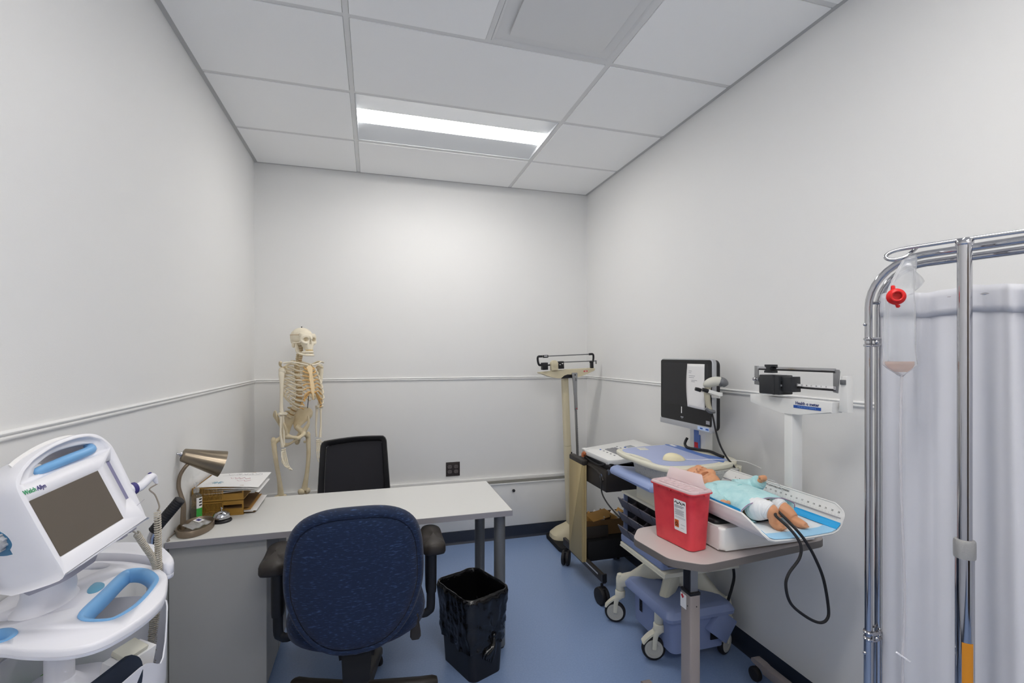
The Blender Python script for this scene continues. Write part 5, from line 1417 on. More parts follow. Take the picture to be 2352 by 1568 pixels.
    b = MB(); b.box((1.7185, 2.268, 1.025), (.002, .030, .03)); b.build('red_sticker', M_INKR, m_, world=True, label='red sticker on the mast label')
    b = MB(); b.box((1.716, 2.238, 1.045), (.008, .012, .08), bev=.003); b.ball((1.712, 2.236, 1.045), (.004, .006, .025), 10, 6); b.build('mast_catch', M_PERIS, m_, world=True)
    b = MB(); b.tube([(1.71, 2.335, 1.052), (1.705, 2.342, 1.035), (1.695, 2.335, 1.017), (1.675, 2.28, 1.009), (1.69, 2.21, 1.011), (1.705, 2.14, 1.014), (1.70, 2.07, 1.010), (1.70, 2.03, 1.008)], .0075, 10, n=6); b.build('cable_sleeve', M_RUBBER, t, world=True)

    # ---- all-in-one screen
    X = 1.655; y0, y1 = 2.056, 2.512; zt, zb = 1.502, 1.122
    s = thing('computer_screen', 'black all-in-one computer screen with silver chin, facing left above the workstation', 'monitor', (X, 2.284, zb))
    T = MX(((0, 0, 1, X), (-1, 0, 0, 0), (0, 1, 0, 0), (0, 0, 0, 1))); T[1][3] = 2.284; T[2][3] = (zt + zb) / 2       # (u right, v up, w away)
    w, h = y1 - y0, zt - zb
    b = MB(); b.T = T; b.loft([[V((x, y, z)) for x, y in rrect(w - q, h - q, .022, 5)] for q, z in ((.006, 0), (0, .004), (0, .022), (.004, .026))]); b.build('rim', M_SILVER, s, world=True)
    b = MB(); b.T = T; b.loft([[V((x, y, z)) for x, y in rrect(w - q, h - q, .03, 5)] for q, z in ((.008, .026), (.012, .05), (.06, .062))]); b.build('back_shell', M_BLACK, s, world=True)
    b = MB(); b.T = T; b.prism(rrect(w - .012, h - .036, .014, 5, 0, .012), -.003, .001); b.build('front_glass', M_SCREENK, s, world=True)
    b = MB(); b.T = T; b.prism(rrect(w - .045, h - .145, .002, 2, .0, .048), -.0036, -.0025); b.build('display_area', mat('display_off', '1c1c1f', .3), s, world=True)
    b = MB(); b.T = T; b.prism(rrect(w - .004, .030, .004, 3, 0, -h / 2 + .016), -.006, .002, bev=.002); b.build('chin', M_SILVER, s, world=True)
    b = MB(); b.T = T; b.box((-.022, -.095, -.0036), (.006, .036, .001)); b.build('light_bar', M_LABEL, s, world=True)
    text('logo', 'lenovo', .011, T @ TR((-.018, -.135, -.0040)) @ MX.Diagonal((1, 1, -1, 1)), M_INKG, s, .0002, bold=.0003) if False else None
    b = MB(); b.T = T
    for k in range(5): b.box((-.028 + .005 * k, -.134, -.0036), (.0035, .006, .001))
    b.box((-.018, -.1405, -.0036), (.010, .002, .001)); b.build('logo', M_SILVER, s, world=True)
    b = MB(); b.T = T; b.box((.197, -.138, -.0036), (.028, .018, .001)); b.build('sticker', M_INKG, s, world=True)
    b = MB(); b.T = T; b.box((.165, -h / 2 + .0165, -.0064), (.09, .018, .0008)); st_ = b.build('chin_label', mat('pale_blue_label', 'b9cdea', .5), s, world=True, label='pale blue label on the chin')
    b = MB(); b.T = T; b.box((.150, -h / 2 + .0165, -.007), (.02, .007, .0006)); b.box((.195, -h / 2 + .0165, -.007), (.022, .008, .0006)); b.build('print', M_INKB, st_, world=True)
    b = MB(); b.box((X + .078, 2.27, 1.20), (.05, .11, .10), bev=.006); b.build('mount', M_WHITE2, s, world=True)
    # paper taped to the glass
    def pf(u, v):
        x = .032 + .142 * u - .014 * sin(v * 3.0) * (1 - .6 * u) + .012 * v; y = .163 - .232 * v - .006 * u * v
        return T @ V((x, y, -.005 - .006 * v ** 2.5 - .003 * sin(u * 3.1) * v))
    b = MB(); b.sheet(pf, 8, 14, .0006); p = tag(b.build('note_sheet', M_PAPER, ang=0), 'white sheet of paper taped over the right half of the black screen', 'paper')
    b = MB()
    for u0, u1, v in ((.12, .3, .16), (.12, .28, .2), (.15, .5, .27), (.15, .45, .31), (.3, .62, .37), (.3, .5, .40)):
        b.sheet(lambda u, w_, u0=u0, u1=u1, v=v: V(pf(u0 + (u1 - u0) * u, v + .012 * w_)) + V((-.0012, 0, 0)), 3, 1)
    b.build('print', M_INKG, p)
    # scanner in its wall-side holder
    sc = thing('barcode_scanner', 'cream and grey handheld barcode scanner hung beside the screen', 'scanner', (1.63, 2.03, 1.30))
    b = MB(); ax = V((.35, -.12, .25)).normalized()
    a = V((1.585, 2.030, 1.366))
    b.tube([a + V((.004, 0, -.002)), a + V((.012, -.010, .012)), a + V((.034, -.024, .024)), a + V((.062, -.038, .026)), a + V((.075, -.044, .018))], [.014, .026, .030, .027, .020], 16, n=5, flat=.8)
    hd = b.build('head', mat('pale_grey_plastic', 'c9c8be', .4), sc, world=True)
    b = MB(); b.tube([a + V((.050, -.034, .020)), a + V((.064, -.040, .024)), a + V((.078, -.047, .017)), a + V((.086, -.050, .006))], [.022, .030, .027, .017], 16, n=4, flat=.82); b.build('nose_bumper', M_LEG, hd, world=True)
    b = MB(); b.tube([(1.603, 2.022, 1.372), (1.600, 2.028, 1.335), (1.604, 2.026, 1.28), (1.612, 2.02, 1.245)], [.021, .020, .0175, .016], 12, n=5, flat=.7); b.build('grip', mat('stone_plastic', 'b0ab98', .45), sc, world=True)
    b = MB(); b.tube([(1.595, 2.03, 1.258), (1.612, 2.02, 1.243), (1.632, 2.008, 1.24)], [.016, .020, .012], 10, n=4, flat=.6); b.build('grip_foot', M_LEG, sc, world=True)
    b = MB(); b.tube([(1.618, 2.017, 1.238), (1.626, 2.012, 1.20), (1.632, 2.005, 1.15), (1.645, 1.99, 1.08), (1.665, 1.965, 1.02), (1.685, 1.93, .97), (1.69, 1.928, .90)], .0045, 8, n=6); b.build('cord', M_RUBBER, sc, world=True)
    h = thing('scanner_holder', 'white forked bracket with black tips that carries the barcode scanner', 'holder', (1.63, 2.03, 1.32))
    b = MB(); b.box((1.622, 2.000, 1.335), (.075, .006, .018), (0, R(16), R(-8)), bev=.002); b.box((1.622, 2.055, 1.335), (.075, .006, .018), (0, R(16), R(-8)), bev=.002); b.box((1.650, 2.026, 1.322), (.006, .06, .03), bev=.002); b.box((1.668, 2.03, 1.325), (.04, .02, .02), bev=.003)
    b.build('fork', M_WHITE2, h, world=True)
    for y in (2.006, 2.061): 
        b = MB(); b.tube([(1.588, y, 1.344), (1.574, y + .004, 1.349), (1.562, y + .008, 1.352)], [.010, .010, .009], 10); b.build('rubber_tip', M_BLACK, h, world=True)
    # mouse
    mo = thing('computer_mouse', 'ivory wired computer mouse on the blue desk pad', 'mouse', (1.430, 2.058, 1.0022), R(-112))
    b = MB(); b.ball((0, 0, 0), (1, 1, 1), 20, 12, MX.Identity(4), fn=lambda p: V((p.x * .030 * (1 - .12 * p.y), p.y * .055, max(p.z, -.02) * (.034 - .009 * p.y) + .001))); b.build('shell', M_MOUSE, mo)
    b = MB(); b.tube([(-.0298, .04 * k / 6 - .02, .012 + .004 * sin(k)) for k in range(7)], .0008, 5); b.build('seam', M_BEIGE, mo)
    b = MB(); b.tube([(1.478, 2.040, 1.008), (1.51, 2.03, 1.005), (1.56, 2.01, 1.005), (1.60, 2.0, 1.008), (1.66, 1.975, 1.006), (1.72, 1.955, 1.004), (1.755, 1.925, .998), (1.80, 1.89, .975)], .0017, 6, n=6); b.build('cord', M_LABEL, mo, world=True)
workstation()
# ---------------------------------------------------------------- overbed table
ZT = .79
def chaikin(pl, n=2):
    for _ in range(n):
        q = []
        for i in range(len(pl)):
            a, c = pl[i], pl[(i + 1) % len(pl)]
            q += [(a[0] * .75 + c[0] * .25, a[1] * .75 + c[1] * .25), (a[0] * .25 + c[0] * .75, a[1] * .25 + c[1] * .75)]
        pl = q
    return pl
def overbed():
    t = thing('overbed_table', 'taupe overbed table on a square grey column holding the red container', 'table', (1.381, 1.639, 0), R(5.9))
    W, D, c = .375, .192, .085; e = .004
    oct_ = [(-W + c, -D), (-W + c + .03, -D), (W - c - .03, -D), (W - c, -D), (W, -D + c), (W, D - c), (W - c, D), (W - c - .03, D), (-W + c + .03, D), (-W + c, D), (-W, D - c), (-W, -D + c)]
    top = []
    oct_ = [(-W + c, -D), (W - c * .7, -D), (W, -D + c * .7), (W, D - c), (W - c, D), (-W + c, D), (-W, D - c), (-W, -D + c)]
    for i, p in enumerate(oct_):
        a, q = V(oct_[i - 1]), V(oct_[(i + 1) % 8]); p = V(p)
        for g in range(5):
            u = g / 4; k0 = p + (a - p).normalized() * .028; k1 = p + (q - p).normalized() * .028
            w = k0 * (1 - u) ** 2 + p * 2 * u * (1 - u) + k1 * u * u; top.append((w.x, w.y))
    b = MB(); b.loft([[V((x, y, z)) for x, y in offset_poly(top, d)] for d, z in ((-.004, ZT - .029), (0, ZT - .027), (0, ZT - .002), (-.001, ZT - .0008))]); b.build('edge_band', M_TAUPEE, t, ang=35)
    MB().prism(offset_poly(top, -.0012), ZT - .006, ZT).build('table_top', M_TAUPE, t)
    # column: satin tube sliding in a square grey sleeve
    cx, cy = 1.147, 1.5475
    b = MB(); b.box((cx, cy, .68), (.031, .046, .17)); b.build('inner_column', M_ALU, t, world=True)
    MB().box((cx - .0158, cy, .69), (.002, .036, .145)).build('column_strip', M_BLACK, t, world=True)
    b = MB(); b.box((cx, cy, .345), (.044, .06, .575), bev=.006, seg=3); o = b.build('outer_column', M_TAUPEP, t, world=True)
    b = MB(); b.box((cx, cy, .635), (.046, .062, .012), bev=.003); b.build('column_collar', M_BLACK, t, world=True)
    b = MB(); b.box((cx - .0225, cy + .012, .595), (.0015, .034, .052)); lb = b.build('column_label', M_LABEL, o, world=True)
    for q in ((cx - .0225, cy - .014, .588), ): MB().cyl((q[0], q[1], q[2]), (q[0] - .001, q[1], q[2]), .0025, seg=8).build('screw', M_BLACK, o, world=True)
    MB().cyl((cx + .004, cy - .0302, .589), (cx + .004, cy - .0312, .589), .0025, seg=8).build('screw', M_BLACK, o, world=True)
    MB().box((cx - .0236, cy + .016, .612), (.0006, .014, .012), (R(45), 0, 0)).build('red_mark', M_INKR, o, world=True, label='small red diamond mark on the column label')
    b = MB(); b.box((1.17, 1.56, .752), (.10, .14, .018), bev=.003); b.box((1.38, 1.62, .753), (.5, .05, .016), (0, 0, R(5.9)), bev=.002); b.build('top_bracket', M_TAUPEP, t, world=True)
    # base: cross bar and two runners
    b = MB(); b.box((1.44, 1.55, .072), (.60, .055, .036), bev=.006); b.build('base_bar', M_TAUPEP, t, world=True)
    for x, ya, yb in ((1.147, 1.30, 1.80), (1.737, 1.18, 1.80)):
        b = MB(); b.box((x, (ya + yb) / 2, .074), (.040, yb - ya, .040), bev=.005)
        b.loft([[V((x + u * .019, y, z + v)) for u, v in ((-1, -h), (1, -h), (1, h), (-1, h))] for y, z, h in ((yb - .01, .076, .018), (yb + .01, .083, .014), (yb + .055, .085, .012), (yb + .066, .084, .006))])
        r_ = b.build('base_runner', M_TAUPEP, t, world=True, ang=35)
        for y in (ya + .02, yb + .038):
            w = MB(); w.cyl((x - .035, y, .032), (x - .006, y, .032), .032, seg=22, bev=.008); w.cyl((x - .012, y, .03), (x - .012, y, .078), .007, seg=8); w.build('caster', M_RUBBER, r_, world=True)
overbed()

# ---------------------------------------------------------------- pediatric tray scale
def tray_pt(u, v, lift=0.0, y0=1.29, y1=1.90):
    prof = [(1.243, .967), (1.2445, .945), (1.249, .926), (1.260, .911), (1.282, .9025), (1.33, .9), (1.40, .899), (1.47, .9), (1.53, .902), (1.556, .910), (1.574, .925), (1.586, .948), (1.5975, .970), (1.605, .987)]
    n = len(prof) - 1; i = min(int(u * n), n - 1); f = u * n - i
    x = prof[i][0] + (prof[i + 1][0] - prof[i][0]) * f; z = prof[i][1] + (prof[i + 1][1] - prof[i][1]) * f
    h = z - .90
    off = 0
    if u < .35: off = .10 * (max(0, h - .008) / .059) ** 1.6
    if u > .7: off = .045 * max(0, (h - .055) / .032) ** 2 + .006 * max(0, h) / .08
    y = y0 + off + (y1 - off * .6 - y0 - off) * v
    nx, nz = 0, 0
    if lift:
        j = min(i + 1, n); a, c = prof[max(i - (0 if f > .5 else 0), 0)], prof[j]; dx, dz = c[0] - a[0], c[1] - a[1]; L = math.hypot(dx, dz); nx, nz = -dz / L * lift, dx / L * lift
    return V((x + nx, y, z + nz))
def baby_scale():
    t = thing('infant_scale', 'white infant beam scale with a long curved tray and upright balance beam', 'scale', (1.45, 1.64, ZT))
    b = MB(); b.prism(rrect(.455, .315, .018, 5), ZT + .006, ZT + .09, TR((1.4625, 1.6425, 0)), bev=.010, seg=3); b.build('base', M_WHITE2, t, world=True)
    b = MB()
    for x in (1.27, 1.65):
        for y in (1.52, 1.77): b.cyl((x, y, ZT), (x, y, ZT + .008), .016, seg=14)
    b.build('foot', M_BLACK, t, world=True)
    b = MB(); b.prism(rrect(.33, .26, .02, 4), ZT + .088, ZT + .106, TR((1.405, 1.655, 0)), bev=.008, seg=3); b.build('platform', M_BLACK, t, world=True)
    b = MB(); b.sheet(lambda u, v: tray_pt(u, v), 52, 24, .0042); tr = b.build('tray', M_WHITE2, t, world=True, ang=50)
    rim = [tray_pt(0, v / 24) for v in range(25)]; MB().tube(rim, .0028, 6).build('tray_rim', M_WHITE2, tr, world=True)
    rim = [tray_pt(1, v / 24) for v in range(25)]; MB().tube(rim, .0028, 6).build('tray_rim', M_WHITE2, tr, world=True)
    rim = [tray_pt(u / 40, 0) for u in range(41)]; MB().tube(rim, .0028, 6).build('tray_rim', M_WHITE2, tr, world=True)
    # ruler print on the tall side
    def wall(y, s, lift=.0008):  # s 0..1 up the wall from z .925
        a, c = V((1.574, y, .925)), V((1.605, y, .987)); p = a.lerp(c, s); n = V((-(c.z - a.z), 0, c.x - a.x)).normalized(); return p + n * lift
    up = (V((1.605, 0, .987)) - V((1.574, 0, .925))).normalized(); X_ = V((0, -1, 0)); N_ = X_.cross(up)
    def WT(y, s): return MX((X_, up, N_)).transposed().to_4x4() if False else MX.Translation(wall(y, s)) @ MX((X_, up, N_)).transposed().to_4x4()
    L = WM[t.name].inverted()
    for k in range(3, 24):
        y = 1.570 - .0254 * (k - 13)
        if y < 1.87: text('numeral', str(k), .0085, L @ WT(y, .60), M_INK, tr if False else t, .0002)
    b = MB()
    b.loft([[wall(y, .30), wall(y, .36), wall(y, .36, .0012), wall(y, .30, .0012)] for y in (1.302, 1.895)])
    b.build('ruler_line', M_INKG, tr, world=True)
    b = MB()
    for k in range(180):
        y = 1.314 + .003175 * k; s1 = .40 if k % 4 else .47
        P = [wall(y - .0003, .38), wall(y + .0003, .38), wall(y + .0003, s1), wall(y - .0003, s1)]; b.put(P, [(0, 1, 2, 3)])
        P = [wall(y - .0003, .28), wall(y + .0003, .28), wall(y + .0003, .22), wall(y - .0003, .22)]; b.put(P, [(0, 1, 2, 3)])
    b.build('graduations', M_INKG, tr, world=True, kind='stuff')
    text('warning_text', 'DO NOT LEAVE CHILD UNATTENDED', .0095, L @ WT(1.605, .83), M_INK, t, .0002, sx=.85)
    # upright, beam housing
    b = MB(); b.box((1.6405, 1.555, 1.085), (.051, .04, .42), bev=.002); b.build('column', M_WHITE2, t, world=True)
    T = MX(((0, 0, 1, 1.61), (-1, 0, 0, 0), (0, 1, 0, 0), (0, 0, 0, 1)))     # (u -> -Y, v -> z, w -> +X)
    hs = [(-1.757, 1.349), (-1.752, 1.313), (-1.70, 1.305), (-1.655, 1.298), (-1.59, 1.288), (-1.555, 1.285), (-1.50, 1.287), (-1.359, 1.309), (-1.355, 1.349)]
    b = MB(); b.T = T; b.prism(hs, 0, .052, bev=.004); hb = b.build('beam_housing', M_WHITE2, t, world=True)
    b = MB(); b.T = T; b.prism([(-1.352, 1.315), (-1.316, 1.316), (-1.316, 1.446), (-1.340, 1.446), (-1.346, 1.358)], .022, .05, bev=.003); b.build('riser', M_WHITE2, t, world=True)
    b = MB(); b.T = T; b.box((-1.331, 1.424, .020), (.020, .018, .008), bev=.002); b.build('riser_catch', M_LEG, t, world=True)
    text('logo', 'Health o meter', .0165, L @ MX.Translation(V((1.6095, 1.463, 1.3325))) @ MX(((0, 0, -1, 0), (-1, 0, 0, 0), (0, 1, 0, 0), (0, 0, 0, 1))), mat('dark_blue_ink', '27336e', .5), t, .0003, bold=.0004, sx=1.02)
    MB().box((1.6093, 1.463, 1.3185), (.001, .122, .0115)).build('logo_band', M_INKB, t, world=True)
    text('logo', 'P  R  O  F  E  S  S  I  O  N  A  L', .0065, L @ MX.Translation(V((1.6086, 1.463, 1.3185))) @ MX(((0, 0, -1, 0), (-1, 0, 0, 0), (0, 1, 0, 0), (0, 0, 0, 1))), mat('pale_blue_ink', '9cc4ee', .5), t, .0002, sx=.95)
    # the balance beam: end plates, bars, weights
    MG = mat('beam_plate', '8f9092', .35, .6)
    b = MB(); b.T = T; b.prism([(-1.743, 1.393), (-1.69, 1.39), (-1.69, 1.402), (-1.722, 1.412), (-1.722, 1.475), (-1.742, 1.475)], .012, .018, bev=.001); b.build('end_plate', MG, t, world=True)
    b = MB(); b.T = T; b.prism([(-1.364, 1.386), (-1.347, 1.383), (-1.339, 1.462), (-1.343, 1.469), (-1.364, 1.470)], .012, .018, bev=.001); b.build('end_plate', MG, t, world=True)
    b = MB(); b.T = T; b.box((-1.54, 1.4665, .014), (.37, .014, .008), bev=.002)
    ub = b.build('upper_beam', M_CHROME, t, world=True); b = MB(); b.T = T; b.box((-1.535, 1.4605, .0095), (.36, .006, .001)); b.build('beam_scale', M_INK, ub, world=True)
    b = MB(); b.T = T; b.box((-1.50, 1.399, .014), (.30, .018, .008), bev=.002); lb = b.build('lower_beam', M_CHROME, t, world=True)
    b = MB(); b.T = T; b.box((-1.445, 1.3935, .0095), (.17, .007, .001)); b.build('beam_scale', M_INK, lb, world=True)
    b = MB(); b.T = T; b.box((-1.445, 1.4035, .0095), (.17, .009, .001)); b.build('beam_scale', M_LABEL, lb, world=True)
    for k in range(7):
        text('numeral', str(30 - 5 * k if k < 6 else 0), .0075, L @ MX.Translation(V((1.6188, 1.515 - .021 * k, 1.4035))) @ MX(((0, 0, -1, 0), (-1, 0, 0, 0), (0, 1, 0, 0), (0, 0, 0, 1))), M_INK, t, .0002)
    MBK = mat('slate_black', '26282c', .45)
    b = MB(); b.T = T; b.prism(rrect(.104, .079, .004, 3, -1.6175, 1.40), -.032, .040, bev=.003); b.box((-1.592, 1.40, -.0), (.01, .08, .066)); b.build('large_poise', MBK, t, world=True)
    b = MB(); b.T = T; b.prism([(-1.588, 1.375), (-1.516, 1.375), (-1.519, 1.436), (-1.588, 1.434)], -.02, .030, bev=.004); q = b.build('small_poise', MBK, t, world=True)
    b = MB(); b.T = T; b.box((-1.571, 1.403, -.0205), (.024, .026, .002)); b.build('window', M_VOID, q, world=True); b = MB(); b.T = T; b.box((-1.571, 1.399, -.022), (.022, .007, .001)); b.build('index', M_SILVER, q, world=True)
    b = MB(); b.T = T; b.prism([(-1.671, 1.447), (-1.630, 1.447), (-1.630, 1.456), (-1.640, 1.459), (-1.640, 1.470), (-1.630, 1.474), (-1.630, 1.482), (-1.669, 1.482), (-1.669, 1.474), (-1.659, 1.470), (-1.659, 1.459), (-1.671, 1.456)], -.004, .028, bev=.001); b.build('upper_poise', MBK, t, world=True)
    b = MB(); b.cyl((1.622, 1.706, 1.4165), (1.622, 1.672, 1.4165), .017, seg=22, bev=.004); b.cyl((1.622, 1.68, 1.4165), (1.622, 1.66, 1.4165), .008, seg=14); b.build('balance_knob', MBK, t, world=True)
    b = MB(); b.cyl((1.622, 1.75, 1.4165), (1.622, 1.70, 1.4165), .0035, seg=10); b.cyl((1.622, 1.748, 1.4165), (1.622, 1.728, 1.4165), .008, seg=14, bev=.002); b.build('balance_screw', M_CHROME, t, world=True)
baby_scale()

# absorbent pad lying in the tray
def pad():
    t = thing('underpad', 'blue bordered white absorbent pad spread over the infant scale tray', 'pad', (1.42, 1.58, .905))
    def strip(u0, u1, v0, v1, lift, nm, m, nu=14, nv=16):
        b = MB(); b.sheet(lambda u, v: tray_pt(u0 + (u1 - u0) * u, v0 + (v1 - v0) * v, lift + .0007 * sin(v * 23 + u * 9)), nu, nv, .0012); b.build(nm, m, t, world=True, ang=70)
    strip(.14, .74, .0, .97, .0035, 'pad_centre', M_PADW, 24)
    strip(.13, .79, .002, .085, .0062, 'near_border', M_PADL, 24, 4)
    strip(.68, .79, .0, .97, .0076, 'side_border', M_PADB)
    strip(.04, .24, .16, .97, .0062, 'side_border', M_PADB)
    b = MB(); b.sheet(lambda u, v: tray_pt(0, .03 + .94 * u) + V((.0065 - .003 * v, 0, -.012 + .022 * v + .0015 * sin(u * 17))), 30, 3, .0012); b.build('side_border', M_PADB, t, world=True, ang=70)
pad()

# ---------------------------------------------------------------- infant manikin
def doll():
    t = thing('infant_manikin', 'tan vinyl infant manikin in an aqua gown lying on the scale tray', 'doll', (1.40, 1.60, .91))
    b = MB()
    def hd(p):
        q = p.copy()
        q.x *= 1 - .22 * max(0, -p.y) + .02 * max(0, p.y)
        q.z *= 1 - .10 * max(0, -p.y)
        return q
    b.T = MX.Translation(V((1.398, 0, .962))) @ MX.Rotation(R(-24), 4, 'Y') @ MX.Translation(V((-1.398, 0, -.968)))
    HT = b.T.copy()
    b.ball((1.398, 1.812, .970), (.062, .088, .062), 28, 20, fn=hd)
    b.ball((1.398, 1.752, .976), (.046, .048, .043), 20, 14)                # jaw and cheeks
    for s in (-1, 1):
        b.ball((1.398 + s * .027, 1.768, 1.004), (.022, .025, .020), 14, 10)  # cheek
        b.ball((1.398 + s * .022, 1.810, 1.021), (.015, .010, .0075), 12, 8)  # closed eyelid
        b.tube([(1.398 + s * .036, 1.826, 1.020), (1.398 + s * .022, 1.831, 1.029), (1.398 + s * .008, 1.827, 1.030)], .0045, 8, n=3)
        b.tube([(1.398 + s * .061, 1.83, .978), (1.398 + s * .067, 1.815, .985), (1.398 + s * .065, 1.795, .982), (1.398 + s * .060, 1.785, .975)], [.007, .009, .008, .005], 8, n=3)
    b.tube([(1.398, 1.818, 1.024), (1.398, 1.803, 1.029), (1.398, 1.792, 1.034), (1.398, 1.787, 1.030)], [.006, .0075, .0095, .007], 10, n=3)
    for s in (-1, 1): b.ball((1.398 + s * .009, 1.786, 1.031), .0065, 8, 6)
    b.tube([(1.398 + .021 * cos(a), 1.760 + .0165 * sin(a), 1.019 - .006 * abs(cos(a))) for a in [2 * pi * k / 16 for k in range(16)]], .0058, 8, closed=True)
    b.ball((1.398, 1.735, 1.000), (.020, .014, .016), 12, 8)                 # chin
    b.T = None
    b.tube([(1.398, 1.755, .955), (1.398, 1.70, .950), (1.40, 1.66, .950)], [.036, .034, .05], 14, n=3)
    b.ball((1.405, 1.60, .948), (.085, .11, .044), 20, 14); b.ball((1.41, 1.50, .945), (.075, .08, .042), 18, 12)
    b.tube([(1.335, 1.665, .955), (1.305, 1.62, .950), (1.292, 1.575, .950), (1.291, 1.552, .955)], [.026, .022, .018, .014], 12, n=4)
    b.tube([(1.475, 1.665, .958), (1.512, 1.65, .968), (1.528, 1.632, .985), (1.530, 1.618, 1.000)], [.026, .022, .018, .014], 12, n=4)
    # legs: near one bent with the foot hanging, far one straighter
    b.tube([(1.370, 1.48, .945), (1.365, 1.44, .958), (1.375, 1.405, .962), (1.380, 1.392, .945), (1.380, 1.388, .928)], [.036, .034, .028, .022, .019], 14, n=4)
    b.tube([(1.380, 1.396, .926), (1.380, 1.380, .918), (1.381, 1.362, .915), (1.382, 1.352, .914)], [.018, .020, .019, .012], 12, n=3, flat=.8)
    b.tube([(1.445, 1.48, .945), (1.452, 1.44, .952), (1.458, 1.41, .945), (1.462, 1.385, .930)], [.036, .032, .026, .020], 14, n=4)
    b.tube([(1.462, 1.388, .927), (1.466, 1.365, .921), (1.470, 1.340, .918)], [.019, .020, .013], 12, n=3, flat=.8)
    for cx, cy in ((1.380, 1.347), (1.469, 1.338)):
        for k in range(5): b.ball((cx - .012 + .006 * k, cy + .001 * abs(k - 1.5), .914 + (.003 if k == 0 else 0)), (.0036, .005, .0038), 8, 6)
    # hands: five short curled fingers on a palm
    for (c, d, n, o) in ((V((1.291, 1.546, .957)), V((0, -1, .15)), V((0, .1, 1)), V((1, 0, 0))), (V((1.531, 1.612, 1.006)), V((.05, -.5, .86)), V((0, .86, .5)), V((1, 0, 0)))):
        d.normalize(); n.normalize()
        b.ball((0, 0, 0), (.0145, .015, .010), 12, 8, MX.Translation(c) @ MX((o, d, n)).transposed().to_4x4())
        for k in range(4):
            p = c + o * (-.0115 + .0078 * k) + d * .012
            ln = (.010, .012, .0125, .011)[k]
            b.tube([p, p + d * ln * .7 + n * .004, p + d * ln + n * -.003, p + d * ln * .6 + n * -.010, p + d * ln * .05 + n * -.012], [.0044, .0044, .0042, .0038, .0034], 8, n=3)
        p = c + o * .0135 - n * .002; b.tube([p - d * .004, p + d * .006 + o * .003 - n * .005, p + d * .010 - o * .004 - n * .011], [.0048, .0044, .0036], 8, n=3)
    body = b.build('body', M_SKIN, t, world=True, ang=0)
    md = body.modifiers.new('r', 'REMESH'); md.mode = 'VOXEL'; md.voxel_size = .0023; md.use_smooth_shade = True
    sm = body.modifiers.new('s', 'SMOOTH'); sm.iterations = 5; sm.factor = .5
    bake(body)
    if not body.data.materials: body.data.materials.append(M_SKIN)
    Lm = WM[t.name].inverted()
    c = MB(); c.ball((0, 0, 0), (.0175, .0140, .022), 16, 10, Lm @ HT @ TR((1.398, 1.760, 1.019))); cut(body, c)
    b = MB(); b.T = HT; b.ball((1.398, 1.760, 1.003), (.0155, .0115, .006), 14, 8); b.build('mouth', mat('dark_mouth', '2c0f0a', .6), t, world=True)
    for s in (-1, 1):
        b = MB(); b.T = HT; b.tube([(1.398 + s * .034, 1.807, 1.0205), (1.398 + s * .028, 1.8025, 1.0262), (1.398 + s * .022, 1.801, 1.0282), (1.398 + s * .016, 1.8025, 1.0272), (1.398 + s * .010, 1.806, 1.0245)], .0011, 5, n=3); b.build('eyelid_line', M_SKINA, t, world=True)
    # gown
    b = MB()
    def gw(y, w, h, x, z0=.908, rip=0, n=36, ph=0):
        r = []
        for i in range(n):
            a = 2 * pi * i / n; k = 1 + rip * sin(5 * a + ph) * .5 + rip * sin(9 * a + ph * 2) * .4
            r.append(V((x + w * k * cos(a), y + .004 * sin(3 * a + ph), max(z0, z0 + h * .46 + h * .56 * sin(a) * k))))
        return r
    b.loft([gw(1.722, .036, .075, 1.398), gw(1.705, .060, .084, 1.398), gw(1.68, .088, .088, 1.402, rip=.01), gw(1.64, .098, .092, 1.405, rip=.015, ph=1), gw(1.60, .099, .094, 1.407, rip=.02, ph=2), gw(1.55, .100, .092, 1.409, rip=.03, ph=3), gw(1.505, .102, .090, 1.411, rip=.04, ph=4), gw(1.470, .110, .085, 1.412, rip=.05, ph=5), gw(1.445, .118, .081, 1.412, rip=.06, ph=5.6), gw(1.445, .114, .078, 1.412, rip=.06, ph=5.6), gw(1.475, .10, .075, 1.412)], cap=False)
    g = b.build('gown', M_GOWN, t, world=True, ang=120)
    b = MB(); b.tube([(1.34, 1.67, .955), (1.305, 1.625, .952), (1.292, 1.585, .951), (1.289, 1.558, .954), (1.289, 1.553, .954), (1.2895, 1.57, .953)], [.044, .036, .030, .028, .024, .022], 16, n=4); b.build('sleeve', M_GOWN, t, world=True, ang=120)
    b = MB(); b.tube([(1.46, 1.67, .958), (1.505, 1.655, .966), (1.526, 1.637, .980), (1.531, 1.620, .998), (1.532, 1.617, 1.001), (1.530, 1.63, .988)], [.044, .036, .031, .030, .026, .024], 16, n=4); b.build('sleeve', M_GOWN, t, world=True, ang=120)
    b = MB(); b.tube([(1.305, 1.525, .922), (1.325, 1.548, .955), (1.355, 1.572, .985), (1.395, 1.588, 1.0005), (1.44, 1.592, .998), (1.475, 1.583, .982)], .0022, 6, n=6); b.build('gown_piping', M_TEAL, t, world=True, label='teal piping across the gown')
    hem = gw(1.4445, .119, .082, 1.412, rip=.06, ph=5.6)
    b = MB(); b.tube(hem[:19], .0018, 6); b.build('gown_hem', mat('mauve_thread', '9a7f9c', .8), t, world=True, label='mauve stitched hem of the gown')
